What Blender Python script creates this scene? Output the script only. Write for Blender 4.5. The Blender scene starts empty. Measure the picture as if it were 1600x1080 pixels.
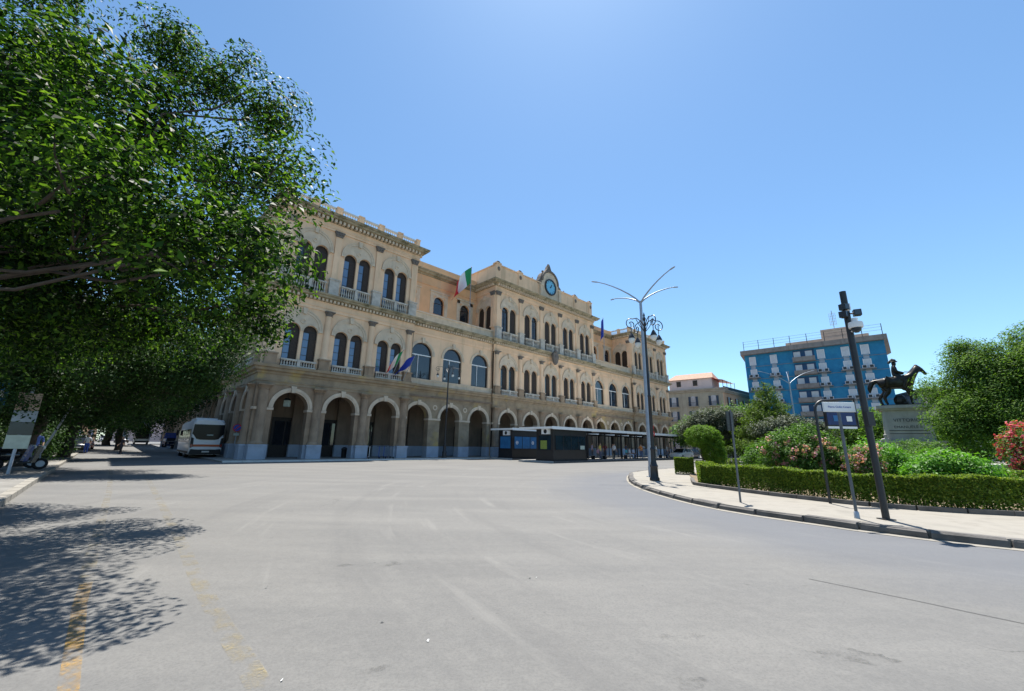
import bpy, math, random
import numpy as np
from mathutils import Vector, Matrix
random.seed(7); RNG = np.random.default_rng(11)
R = math.radians
scene = bpy.context.scene
COL = scene.collection

# ------------------------------------------------------------------ camera
F_PX, PITCH, ROLL, EYE = 630.0, math.atan(156/630.0), math.atan(0.016), 1.5
_f = Vector((0, math.cos(PITCH), math.sin(PITCH)))
_u0 = Vector((0, -math.sin(PITCH), math.cos(PITCH)))
_r = Vector((1, 0, 0))*math.cos(ROLL) + _u0*math.sin(ROLL)
_u = _u0*math.cos(ROLL) - Vector((1, 0, 0))*math.sin(ROLL)
camd = bpy.data.cameras.new('camera'); cam = bpy.data.objects.new('camera', camd); COL.objects.link(cam)
camd.sensor_fit = 'HORIZONTAL'; camd.sensor_width = 36.0; camd.lens = F_PX/1600*36
camd.clip_start = 0.05; camd.clip_end = 3000
cam.matrix_world = Matrix(((_r.x, _u.x, -_f.x, 0), (_r.y, _u.y, -_f.y, 0), (_r.z, _u.z, -_f.z, EYE), (0, 0, 0, 1)))
scene.camera = cam
# ------------------------------------------------------------------ sky, sun, exposure
SUN_AZ, SUN_EL = R(12), R(71)
world = bpy.data.worlds.new('World'); scene.world = world; world.use_nodes = True
wn = world.node_tree; wn.nodes.clear()
sky = wn.nodes.new('ShaderNodeTexSky'); sky.sky_type = 'NISHITA'; sky.sun_disc = False
sky.sun_elevation = SUN_EL; sky.sun_rotation = SUN_AZ; sky.altitude = 400; sky.air_density = 1.0; sky.dust_density = 0.45; sky.ozone_density = 1.6
bg = wn.nodes.new('ShaderNodeBackground'); bg.inputs['Strength'].default_value = 0.088
wo = wn.nodes.new('ShaderNodeOutputWorld')
wt = wn.nodes.new('ShaderNodeMix'); wt.data_type = 'RGBA'; wt.blend_type = 'MULTIPLY'; wt.inputs[0].default_value = 1.0; wt.inputs[7].default_value = (.80, 1.0, 1.06, 1)   # clean summer blue
wn.links.new(sky.outputs[0], wt.inputs[6]); wn.links.new(wt.outputs[2], bg.inputs['Color']); wn.links.new(bg.outputs[0], wo.inputs['Surface'])
sd = bpy.data.lights.new('sun', 'SUN'); sd.energy = 4.6; sd.angle = R(0.53); sd.color = (1.0, 0.955, 0.88)
sun = bpy.data.objects.new('sun', sd); COL.objects.link(sun)
_sdir = Vector((math.sin(SUN_AZ)*math.cos(SUN_EL), math.cos(SUN_AZ)*math.cos(SUN_EL), math.sin(SUN_EL)))
sun.rotation_euler = _sdir.to_track_quat('Z', 'Y').to_euler(); sun.location = (0, 30, 60)
scene.view_settings.view_transform = 'Standard'; scene.view_settings.look = 'None'
scene.view_settings.exposure = 1.1; scene.view_settings.gamma = 1.0; scene.view_settings.use_curve_mapping = False
scene.cycles.max_bounces = 8; scene.cycles.diffuse_bounces = 4; scene.cycles.transparent_max_bounces = 8

# ------------------------------------------------------------------ materials
def nodes_of(name):
    m = bpy.data.materials.new(name); m.use_nodes = True
    nt = m.node_tree; return m, nt, nt.nodes['Principled BSDF']
def mix_rgb(nt, fac, a, b, mode='MIX'):
    n = nt.nodes.new('ShaderNodeMix'); n.data_type = 'RGBA'; n.blend_type = mode
    if isinstance(fac, (int, float)): n.inputs[0].default_value = fac
    else: nt.links.new(fac, n.inputs[0])
    for i, v in ((6, a), (7, b)):
        if isinstance(v, (tuple, list)): n.inputs[i].default_value = (*v[:3], 1)
        else: nt.links.new(v, n.inputs[i])
    return n.outputs[2]
def noise(nt, scale, detail=4, rough=.55, vec=None, stretch=None):
    if vec is None:
        vec = nt.nodes.new('ShaderNodeNewGeometry').outputs['Position']
    if stretch:
        mp = nt.nodes.new('ShaderNodeMapping'); mp.inputs['Scale'].default_value = stretch
        nt.links.new(vec, mp.inputs['Vector']); vec = mp.outputs[0]
    n = nt.nodes.new('ShaderNodeTexNoise'); n.inputs['Scale'].default_value = scale
    n.inputs['Detail'].default_value = detail; n.inputs['Roughness'].default_value = rough
    nt.links.new(vec, n.inputs['Vector']); return n.outputs['Fac']
def ramp(nt, fac, lo, hi):
    n = nt.nodes.new('ShaderNodeMapRange'); n.inputs['From Min'].default_value = lo; n.inputs['From Max'].default_value = hi
    nt.links.new(fac, n.inputs['Value']); return n.outputs[0]
def mat(name, col, rough=.8, var=.25, scale=2.5, bump=0.0, bscale=40, metal=0.0, spec=.35, stain=None, stain_lo=.52, stain_hi=.72, stain_scale=.9, streak=False, coat=0.0):
    m, nt, b = nodes_of(name)
    b.inputs['Roughness'].default_value = rough; b.inputs['Metallic'].default_value = metal
    b.inputs['Specular IOR Level'].default_value = spec; b.inputs['Coat Weight'].default_value = coat
    c = tuple(col)
    if var > 0:
        dark = tuple(v*(1-var) for v in c); lite = tuple(min(1, v*(1+var*.6)) for v in c)
        out = mix_rgb(nt, ramp(nt, noise(nt, scale, 6), .3, .7), dark, lite)
    else:
        out = None
    if stain:
        st = (1.6, 1.6, .22) if streak else None
        fac = ramp(nt, noise(nt, stain_scale, 7, .62, stretch=st), stain_lo, stain_hi)
        out = mix_rgb(nt, fac, out if out is not None else c, stain)
    if out is not None: nt.links.new(out, b.inputs['Base Color'])
    else: b.inputs['Base Color'].default_value = (*c, 1)
    if bump > 0:
        bp = nt.nodes.new('ShaderNodeBump'); bp.inputs['Strength'].default_value = bump; bp.inputs['Distance'].default_value = .02
        nt.links.new(noise(nt, bscale, 5), bp.inputs['Height']); nt.links.new(bp.outputs[0], b.inputs['Normal'])
    return m
def leaf_mat(name, cols, trans=.35, rough=.45, gloss=.5):
    m, nt, b = nodes_of(name)
    geo = nt.nodes.new('ShaderNodeNewGeometry')
    cr = nt.nodes.new('ShaderNodeValToRGB'); el = cr.color_ramp.elements
    el[0].position = 0; el[0].color = (*cols[0], 1); el[1].position = 1; el[1].color = (*cols[-1], 1)
    for i, c in enumerate(cols[1:-1]):
        e = el.new((i+1)/(len(cols)-1)); e.color = (*c, 1)
    nt.links.new(geo.outputs['Random Per Island'], cr.inputs[0])
    nt.links.new(cr.outputs[0], b.inputs['Base Color']); b.inputs['Roughness'].default_value = rough; b.inputs['Specular IOR Level'].default_value = gloss
    tr = nt.nodes.new('ShaderNodeBsdfTranslucent')
    tc = mix_rgb(nt, 1.0, cr.outputs[0], (1.5, 1.6, .55), 'MULTIPLY'); nt.links.new(tc, tr.inputs['Color'])
    mx = nt.nodes.new('ShaderNodeMixShader'); mx.inputs[0].default_value = trans
    nt.links.new(b.outputs[0], mx.inputs[1]); nt.links.new(tr.outputs[0], mx.inputs[2])
    nt.links.new(mx.outputs[0], nt.nodes['Material Output'].inputs['Surface'])
    return m
M = {}
M['plaster'] = mat('peach_plaster', (.80, .55, .355), .9, .14, .5, .15, 30, stain=(.50, .35, .22), stain_lo=.52, stain_hi=.8, stain_scale=.7, streak=True)
M['plaster_orange'] = mat('orange_plaster', (.74, .45, .25), .9, .14, .5, .1, 30, stain=(.50, .38, .26), stain_lo=.55, stain_hi=.8, stain_scale=.6, streak=True)
M['trim'] = mat('cream_stone_trim', (.62, .50, .37), .85, .16, 1.5, .2, 25, stain=(.36, .29, .21), stain_lo=.58, stain_hi=.8, stain_scale=1.0, streak=True)
M['brownstone'] = mat('brown_weathered_stone', (.34, .242, .16), .9, .28, 1.2, .5, 14, stain=(.17, .12, .08), stain_lo=.52, stain_hi=.75, stain_scale=.9, streak=True)
M['cornice'] = mat('mossy_cornice_stone', (.36, .30, .20), .9, .3, 1.5, .4, 20, stain=(.12, .11, .06), stain_lo=.48, stain_hi=.66, stain_scale=1.3)
M['lichen'] = mat('lichen_stone', (.33, .25, .165), .9, .3, 1.2, .4, 20, stain=(.46, .33, .12), stain_lo=.56, stain_hi=.72, stain_scale=.55)
M['capital'] = mat('dark_carved_capital', (.17, .145, .125), .9, .35, 8, .6, 30)
M['balus'] = mat('pale_balustrade_stone', (.50, .46, .40), .85, .25, 2, .2, 30, stain=(.2, .18, .14), stain_lo=.55, stain_hi=.75)
M['plinth'] = mat('whitewashed_plinth', (.35, .40, .48), .7, .15, 1.5, .1, 30, stain=(.36, .38, .40), stain_lo=.55, stain_hi=.8, streak=True)
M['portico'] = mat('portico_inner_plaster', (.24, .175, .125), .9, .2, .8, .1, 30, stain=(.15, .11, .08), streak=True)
M['wood'] = mat('dark_brown_joinery', (.030, .022, .018), .55, .3, 6)
M['shutter'] = mat('brown_shutter', (.045, .030, .022), .6, .3, 6)
M['glass'] = mat('window_glass', (.02, .025, .032), .04, 0, spec=.9)
M['glass_blue'] = mat('sky_painted_glass', (.10, .17, .28), .05, 0, spec=1.0, metal=.0)  # blue sky reflection is painted into the base colour
M['white'] = mat('white_paint', (.78, .78, .76), .5, .08, 3)
M['roof_slab'] = mat('roof_slab', (.35, .27, .21), .9, .2, 1)
M['iron'] = mat('black_cast_iron', (.018, .019, .022), .42, .25, 8, .15, 60, spec=.5)
M['steel'] = mat('galvanised_grey_steel', (.33, .37, .43), .42, .12, 5, metal=.35)
M['clock'] = mat('blue_clock_glass', (.16, .46, .66), .25, .1, 2)
M['black'] = mat('black_metal', (.014, .014, .016), .45, .2, 5)
M['red'] = mat('red_enamel', (.55, .03, .03), .4, .1, 5)
M['blue'] = mat('blue_enamel', (.02, .07, .38), .4, .1, 5)
M['rubber'] = mat('rubber', (.016, .016, .017), .85, .2, 10)
M['curb_white'] = mat('white_edge_stone', (.62, .61, .58), .8, .15, 2)

# ------------------------------------------------------------------ mesh helpers
class MB:
    def __init__(s): s.v = []; s.f = []; s.m = []; s.cur = 0
    def add(s, vs, fs):
        o = len(s.v); s.v += [tuple(p) for p in vs]; s.f += [tuple(i+o for i in f) for f in fs]; s.m += [s.cur]*len(fs); return s
    def box(s, x0, x1, y0, y1, z0, z1):
        return s.add([(x0,y0,z0),(x1,y0,z0),(x1,y1,z0),(x0,y1,z0),(x0,y0,z1),(x1,y0,z1),(x1,y1,z1),(x0,y1,z1)],
              [(3,2,1,0),(4,5,6,7),(0,1,5,4),(1,2,6,5),(2,3,7,6),(3,0,4,7)])
    def tube(s, pts, rads, n=8, cap=True):
        pts = [Vector(p) for p in pts]
        if not hasattr(rads, '__len__'): rads = [rads]*len(pts)
        vs = []; fs = []; ref = None
        for i, p in enumerate(pts):
            t = (pts[min(i+1, len(pts)-1)] - pts[max(i-1, 0)])
            if t.length < 1e-9: t = Vector((0,0,1))
            t.normalize()
            if ref is None: ref = t.orthogonal().normalized()
            ref = (ref - t*ref.dot(t))
            if ref.length < 1e-6: ref = t.orthogonal()
            ref.normalize(); b = t.cross(ref)
            for k in range(n):
                a = 2*math.pi*k/n; vs.append(p + (ref*math.cos(a) + b*math.sin(a))*rads[i])
        for i in range(len(pts)-1):
            for k in range(n):
                fs.append((i*n+k, i*n+(k+1)%n, (i+1)*n+(k+1)%n, (i+1)*n+k))
        if cap: fs.append(tuple(range(n-1, -1, -1))); fs.append(tuple((len(pts)-1)*n+k for k in range(n)))
        return s.add(vs, fs)
    def lathe(s, prof, c=(0,0,0), n=12, a0=0, a1=2*math.pi):
        full = abs(a1-a0-2*math.pi) < 1e-6; nn = n if full else n+1
        vs = []; fs = []
        for (r, z) in prof:
            for k in range(nn):
                a = a0+(a1-a0)*k/n; vs.append((c[0]+r*math.cos(a), c[1]+r*math.sin(a), c[2]+z))
        for i in range(len(prof)-1):
            for k in range(n):
                k2 = (k+1)%nn; fs.append((i*nn+k, i*nn+k2, (i+1)*nn+k2, (i+1)*nn+k))
        fs.append(tuple(range(nn-1,-1,-1))); fs.append(tuple((len(prof)-1)*nn+k for k in range(nn)))
        return s.add(vs, fs)
    def prism(s, poly, y0, y1):      # polygon in x,z (counter-clockwise seen from -y) extruded from y0 (front) to y1
        n = len(poly); vs = [(x,y0,z) for x,z in poly]+[(x,y1,z) for x,z in poly]
        fs = [tuple(range(n)), tuple(range(2*n-1,n-1,-1))]
        fs += [((i+1)%n, i, n+i, n+(i+1)%n) for i in range(n)]
        return s.add(vs, fs)
    def slab(s, poly, z0, z1):       # polygon in x,y extruded in z
        n = len(poly); vs = [(x,y,z0) for x,y in poly]+[(x,y,z1) for x,y in poly]
        fs = [tuple(range(n-1,-1,-1)), tuple(range(n,2*n))]+[(i,(i+1)%n,n+(i+1)%n,n+i) for i in range(n)]
        return s.add(vs, fs)
    def ring(s, r0, r1, zc, y0, y1, a0=0, a1=math.pi, n=16, xc=0):  # arch ring in x,z
        vs=[]; fs=[]
        for k in range(n+1):
            a=a0+(a1-a0)*k/n; c,sn=math.cos(a),math.sin(a)
            vs += [(xc+r0*c,y0,zc+r0*sn),(xc+r1*c,y0,zc+r1*sn),(xc+r1*c,y1,zc+r1*sn),(xc+r0*c,y1,zc+r0*sn)]
        for k in range(n):
            o=k*4; fs += [(o,o+1,o+5,o+4),(o+1,o+2,o+6,o+5),(o+3,o,o+4,o+7)]
        fs += [(3,2,1,0),(n*4,n*4+1,n*4+2,n*4+3)]
        return s.add(vs, fs)
    def sphere(s, c, r, n=10, m=7, sc=(1,1,1)):
        prof=[(max(1e-4,r*math.sin(math.pi*i/m)), -r*math.cos(math.pi*i/m)) for i in range(m+1)]
        o=len(s.v); s.lathe(prof,(0,0,0),n)
        for i in range(o,len(s.v)):
            v=s.v[i]; s.v[i]=(c[0]+v[0]*sc[0],c[1]+v[1]*sc[1],c[2]+v[2]*sc[2])
        return s
    def sweep(s, path, prof, closed=False):   # path in x,y ; prof list of (out, z); out is to the right of travel
        n=len(path); P=[Vector((p[0],p[1])) for p in path]; offs=[]
        for i in range(n):
            d0 = (P[i]-P[i-1]).normalized() if (i>0 or closed) else None
            d1 = (P[(i+1)%n]-P[i]).normalized() if (i<n-1 or closed) else None
            if d0 is None: d0=d1
            if d1 is None: d1=d0
            n0=Vector((d0.y,-d0.x)); n1=Vector((d1.y,-d1.x)); b=n0+n1
            b = b/ max(.2, b.dot(n0)) if b.length>1e-6 else n0
            offs.append(b)
        k=len(prof); vs=[]; fs=[]
        for i in range(n):
            for (o,z) in prof: vs.append((P[i].x+offs[i].x*o, P[i].y+offs[i].y*o, z))
        rng = n if closed else n-1
        for i in range(rng):
            j=(i+1)%n
            for q in range(k): fs.append((i*k+q, j*k+q, j*k+(q+1)%k, i*k+(q+1)%k))
        if not closed: fs.append(tuple(range(k))); fs.append(tuple((n-1)*k+q for q in range(k-1,-1,-1)))
        return s.add(vs, fs)
    def xf(s, mtx, start=0):
        for i in range(start,len(s.v)): s.v[i]=tuple(mtx @ Vector(s.v[i]))
        return s
    def mesh(s, name, mats, smooth=False):
        me=bpy.data.meshes.new(name); me.from_pydata(s.v,[],s.f)
        if not isinstance(mats,(list,tuple)): mats=[mats]
        for m in mats: me.materials.append(M[m] if isinstance(m,str) else m)
        if len(mats)>1: me.polygons.foreach_set('material_index', s.m)
        fix_normals(me)
        if smooth:
            me.polygons.foreach_set('use_smooth',[True]*len(me.polygons))
            try: me.set_sharp_from_angle(angle=R(40))
            except Exception: pass
        me.update(); return me
    def build(s, name, mats, parent=None, smooth=False, loc=(0,0,0), rz=0):
        return put(name, s.mesh(name, mats, smooth), parent, loc, rz)
def fix_normals(me):
    import bmesh
    bm=bmesh.new(); bm.from_mesh(me); bmesh.ops.recalc_face_normals(bm, faces=bm.faces[:]); bm.to_mesh(me); bm.free()
def put(name, me, parent=None, loc=(0,0,0), rz=0):
    o=bpy.data.objects.new(name, me); COL.objects.link(o); o.parent=parent; o.location=loc; o.rotation_euler=(0,0,rz); return o
def thing(name, label, cat, loc=(0,0,0), rz=0, group=None):
    o=bpy.data.objects.new(name, None); COL.objects.link(o); o.location=loc; o.rotation_euler=(0,0,rz)
    o.empty_display_size=.2; return tag(o,label,cat,group)
def tag(o,label,cat,group=None):
    o['label']=label; o['category']=cat
    if group: o['group']=group
    return o
def structure(o): o['kind']='structure'; return o
def stuff(o): o['kind']='stuff'; return o
def copy_tree(src, parent=None):
    c=src.copy(); COL.objects.link(c); c.parent=parent
    for ch in list(src.children): copy_tree(ch, c)
    return c
# ------------------------------------------------------------------ ground
def road_mat():
    m, nt, b = nodes_of('sun_bleached_asphalt')
    tc = nt.nodes.new('ShaderNodeTexCoord'); v = tc.outputs['Object']
    big = ramp(nt, noise(nt, .09, 5, .6, v), .35, .65)
    mid = ramp(nt, noise(nt, .7, 6, .6, v), .3, .7)
    streak = ramp(nt, noise(nt, .35, 6, .65, v, (.45, 2.2, 1)), .42, .7)
    fine = noise(nt, 42, 3, .75, v)
    grain = noise(nt, 9, 5, .75, v)
    base = mix_rgb(nt, big, (.130, .128, .123), (.156, .152, .144))
    base = mix_rgb(nt, mix_fac(nt, mid, .55), base, (.128, .124, .118))
    base = mix_rgb(nt, mix_fac(nt, streak, .5), base, (.215, .207, .190))
    base = mix_rgb(nt, mix_fac(nt, ramp(nt, fine, .42, .7), .6), base, (.088, .086, .083))
    base = mix_rgb(nt, mix_fac(nt, ramp(nt, grain, .46, .72), .22), base, (.21, .203, .188))
    base = mix_rgb(nt, mix_fac(nt, ramp(nt, grain, .50, .30), .22), base, (.11, .108, .104))
    dots = ramp(nt, noise(nt, 7.5, 2, .5, v), .735, .76)
    base = mix_rgb(nt, mix_fac(nt, dots, .45), base, (.07, .068, .066))
    oil = ramp(nt, noise(nt, .55, 4, .6, v, (1, .8, 1)), .68, .78)
    base = mix_rgb(nt, mix_fac(nt, oil, .28), base, (.075, .073, .07))
    vo = nt.nodes.new('ShaderNodeTexVoronoi'); vo.feature='DISTANCE_TO_EDGE'; vo.inputs['Scale'].default_value=.16
    wob = nt.nodes.new('ShaderNodeVectorMath'); wob.operation='ADD'
    wn_ = nt.nodes.new('ShaderNodeTexNoise'); wn_.inputs['Scale'].default_value=1.4; wn_.inputs['Detail'].default_value=5
    nt.links.new(v, wn_.inputs['Vector']); nt.links.new(v, wob.inputs[0]); nt.links.new(wn_.outputs['Color'], wob.inputs[1]); nt.links.new(wob.outputs[0], vo.inputs['Vector'])
    cr = ramp(nt, vo.outputs['Distance'], .0022, .0008)
    gate = ramp(nt, noise(nt, .22, 3, .5, v), .54, .60)
    mm = nt.nodes.new('ShaderNodeMath'); mm.operation='MULTIPLY'; nt.links.new(cr, mm.inputs[0]); nt.links.new(gate, mm.inputs[1])
    base = mix_rgb(nt, mix_fac(nt, mm.outputs[0], .6), base, (.06, .058, .056))
    # newer wearing course on the ring lane round the garden, sky-blue sheen painted in
    sub_ = nt.nodes.new('ShaderNodeVectorMath'); sub_.operation='DISTANCE'; sub_.inputs[1].default_value=(16.2,15.2,0); nt.links.new(v, sub_.inputs[0])
    add_ = nt.nodes.new('ShaderNodeMath'); add_.operation='MULTIPLY_ADD'; add_.inputs[1].default_value=3.0; nt.links.new(noise(nt,.5,5,.6,v,(1,1,1)), add_.inputs[0]); nt.links.new(sub_.outputs['Value'], add_.inputs[2])
    sx = nt.nodes.new('ShaderNodeSeparateXYZ'); df = nt.nodes.new('ShaderNodeVectorMath'); df.operation='SUBTRACT'; df.inputs[1].default_value=(16.2,15.2,0); nt.links.new(v, df.inputs[0]); nt.links.new(df.outputs[0], sx.inputs[0])
    at_ = nt.nodes.new('ShaderNodeMath'); at_.operation='ARCTAN2'; nt.links.new(sx.outputs[1], at_.inputs[0]); nt.links.new(sx.outputs[0], at_.inputs[1])
    cb = nt.nodes.new('ShaderNodeCombineXYZ'); nt.links.new(sub_.outputs['Value'], cb.inputs[0]); nt.links.new(mix_fac(nt, at_.outputs[0], 1.6), cb.inputs[1])
    tyre = ramp(nt, noise(nt, 1.1, 6, .7, cb.outputs[0]), .52, .72)
    base = mix_rgb(nt, mix_fac(nt, tyre, .45), base, (.098, .096, .094))
    tyre2 = ramp(nt, noise(nt, 2.3, 4, .6, cb.outputs[0]), .60, .72)
    base = mix_rgb(nt, mix_fac(nt, tyre2, .35), base, (.23, .222, .205))
    lane = ramp(nt, add_.outputs[0], 17.2, 14.6)
    base = mix_rgb(nt, mix_fac(nt, lane, .55), base, (.098, .106, .124))
    nt.links.new(base, b.inputs['Base Color'])
    b.inputs['Roughness'].default_value = .82; b.inputs['Specular IOR Level'].default_value = .3
    bp = nt.nodes.new('ShaderNodeBump'); bp.inputs['Strength'].default_value = .35; bp.inputs['Distance'].default_value = .01
    nt.links.new(noise(nt, 90, 4, .7, v), bp.inputs['Height']); nt.links.new(bp.outputs[0], b.inputs['Normal'])
    return m
def mix_fac(nt, fac, k):
    n = nt.nodes.new('ShaderNodeMath'); n.operation='MULTIPLY'; n.inputs[1].default_value = k; nt.links.new(fac, n.inputs[0]); return n.outputs[0]
M['road'] = road_mat()
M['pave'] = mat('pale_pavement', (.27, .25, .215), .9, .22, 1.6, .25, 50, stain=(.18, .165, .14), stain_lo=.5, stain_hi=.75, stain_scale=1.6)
M['pave_left'] = mat('left_pavement', (.20, .19, .172), .9, .25, 1.5, .2, 60)  # tree shade at the left edge is put into this darker tone
M['kerb'] = mat('dark_lava_kerb', (.12, .112, .104), .85, .35, 3, .5, 25)
M['soil'] = mat('dry_garden_soil', (.20, .15, .095), .95, .35, 2, .5, 20)
M['lawn'] = mat('dry_grass_soil', (.10, .12, .045), .95, .4, 1.5, .5, 30)
gr = MB().add([(-900,-500,0),(900,-500,0),(900,1400,0),(-900,1400,0)],[(0,1,2,3)]).build('road', 'road'); structure(gr)

# faded yellow lane lines: worn paint with gaps
def paint_mat(name, col, lo, hi):
    m, nt, b = nodes_of(name)
    tc = nt.nodes.new('ShaderNodeTexCoord'); v = tc.outputs['Object']
    w = ramp(nt, noise(nt, 3.2, 7, .7, v), lo, hi)
    f2 = ramp(nt, noise(nt, 40, 3, .7, v), .3, .62)
    mm = nt.nodes.new('ShaderNodeMath'); mm.operation='MULTIPLY'; nt.links.new(w, mm.inputs[0]); nt.links.new(f2, mm.inputs[1])
    nt.links.new(mm.outputs[0], b.inputs['Alpha']); b.inputs['Base Color'].default_value=(*col,1); b.inputs['Roughness'].default_value=.8
    return m
M['yellow'] = paint_mat('worn_yellow_paint', (.40, .23, .05), .38, .66)
M['yellow_faded'] = paint_mat('faded_yellow_paint', (.27, .22, .12), .47, .75)
def strip(name, pts, w, matname, z=.004):
    mb=MB(); P=[Vector(p) for p in pts]; vs=[]
    for i,p in enumerate(P):
        t=(P[min(i+1,len(P)-1)]-P[max(i-1,0)]).normalized(); nrm=Vector((t.y,-t.x))
        for sgn in (-1,1): vs.append((p.x+nrm.x*sgn*w/2,p.y+nrm.y*sgn*w/2,z))
    return structure(mb.add(vs,[(2*i,2*i+1,2*i+3,2*i+2) for i in range(len(P)-1)]).build(name, matname))
strip('road_marking', [(-2.0,2.1),(-2.68,2.91),(-3.3,3.54),(-3.6,3.85),(-3.95,4.2),(-4.5,4.8)], .10, 'yellow')
strip('road_marking', [(-4.5,4.8),(-4.85,5.16),(-9.64,10.29),(-11.6,12.4),(-20,21.2)], .13, 'yellow_faded')
strip('road_marking', [(-.9,2.2),(-1.51,2.94),(-1.82,3.27),(-2.36,3.82),(-3.52,5.06),(-4.86,6.55),(-8.43,10.43),(-16,18.6)], .15, 'yellow_faded')
# oil stains, patches and a tar seam on the asphalt
M['stain'] = paint_mat('oil_stain', (.075, .073, .07), .46, .80)
def stain(x,y,rx,ry,a):
    mb=MB(); n=18; rs=random.Random(int(x*100+y*10)); ca,sa=math.cos(a),math.sin(a); vs=[]
    for k in range(n):
        t=2*math.pi*k/n; q=.7+.5*rs.random(); px,py=rx*q*math.cos(t),ry*q*math.sin(t); vs.append((x+px*ca-py*sa,y+px*sa+py*ca,.003))
    structure(mb.add(vs,[tuple(range(n))]).build('road_stain','stain'))
for q in [(-1.62,5.67,.24,.13,.2),(-2.05,5.6,.12,.06,.1),(-.74,3.63,.045,.035,.3),(-.64,3.74,.04,.03,.1),(1.42,3.78,.2,.07,.1),(2.6,3.5,.3,.12,-.2),(-.9,3.2,.12,.04,.5),(1.2,3.1,.14,.07,.2),(-1.0,3.05,.03,.03,0),(-1.15,2.95,.03,.025,0),(1.7,5.1,.15,.05,-.3)]: stain(*q)
strip('tar_seam',[(3.6,5.35),(4.22,4.68),(4.45,4.4),(4.68,4.14),(5.2,3.5)],.011,'rubber',.0045)
# bits of litter on the road (white specks)
for i,(x,y,s_) in enumerate([(-2.55,4.75,.03),(-1.08,3.95,.035),(-.62,3.62,.03),(.25,5.2,.035),(-1.45,3.05,.025),(.33,5.22,.022)]):
    mb=MB(); s_*=.55; a=random.random()*3; c,s2=math.cos(a)*s_,math.sin(a)*s_
    mb.add([(-c,-s2,.0),(s2*.6,-c*.5,.012),(c,s2,.006),(-s2*.6,c*.6,.0)],[(0,1,2,3)])
    tag(mb.build('paper_scrap','white',loc=(x,y,.006)),'tiny scrap of white paper lying on the grey asphalt','litter','paper scraps on the road')

# ------------------------------------------------------------------ station building (local x along the front, y into the building)
ST = thing('station_building','long peach neo-renaissance station with ground arcade, arched windows and clock gable','building',(-20.68,33.18,0),R(44.5))
ARC_R, ARC_SP = 1.38, 4.27
def panel(mb,u0,u1,z0,z1,ops,depth=.5,y=0,seg=8):
    """wall from u0 to u1, z0 to z1 with round-headed openings (uc,r,sill,spring); reveals run back by depth"""
    def q(a,b,c,d): mb.add([a,b,c,d],[(0,1,2,3)])
    cur=u0
    for (uc,r,sill,sp) in sorted(ops):
        a,b=uc-r,uc+r
        if a-cur>1e-4: q((cur,y,z0),(a,y,z0),(a,y,z1),(cur,y,z1))
        if sill-z0>1e-4:
            q((a,y,z0),(b,y,z0),(b,y,sill),(a,y,sill)); q((a,y,sill),(b,y,sill),(b,y+depth,sill),(a,y+depth,sill))
        q((a,y,sill),(a,y+depth,sill),(a,y+depth,sp),(a,y,sp)); q((b,y,sill),(b,y,sp),(b,y+depth,sp),(b,y+depth,sill))
        pts=[(uc-r*math.cos(math.pi*k/seg), sp+r*math.sin(math.pi*k/seg)) for k in range(seg+1)]
        for (x0,za),(x1,zb) in zip(pts[:-1],pts[1:]):
            q((x0,y,za),(x1,y,zb),(x1,y,z1),(x0,y,z1)); q((x0,y,za),(x0,y+depth,za),(x1,y+depth,zb),(x1,y,zb))
        cur=b
    if u1-cur>1e-4: q((cur,y,z0),(u1,y,z0),(u1,y,z1),(cur,y,z1))
    return mb
CACHE={}
def cached(key, fn):
    if key not in CACHE: CACHE[key]=fn()
    return CACHE[key]
def P(name,key,fn,x,y,rz=0,z=0,parent=None):
    return put(name, cached(key,fn), parent or ST, (x,y,z), rz)
LR,LOFF = .62,.75   # one light of a twin window: half width, offset from the centre
def twin(zs,zp): return [(-LOFF,LR,zs,zp),(LOFF,LR,zs,zp)]
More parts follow.
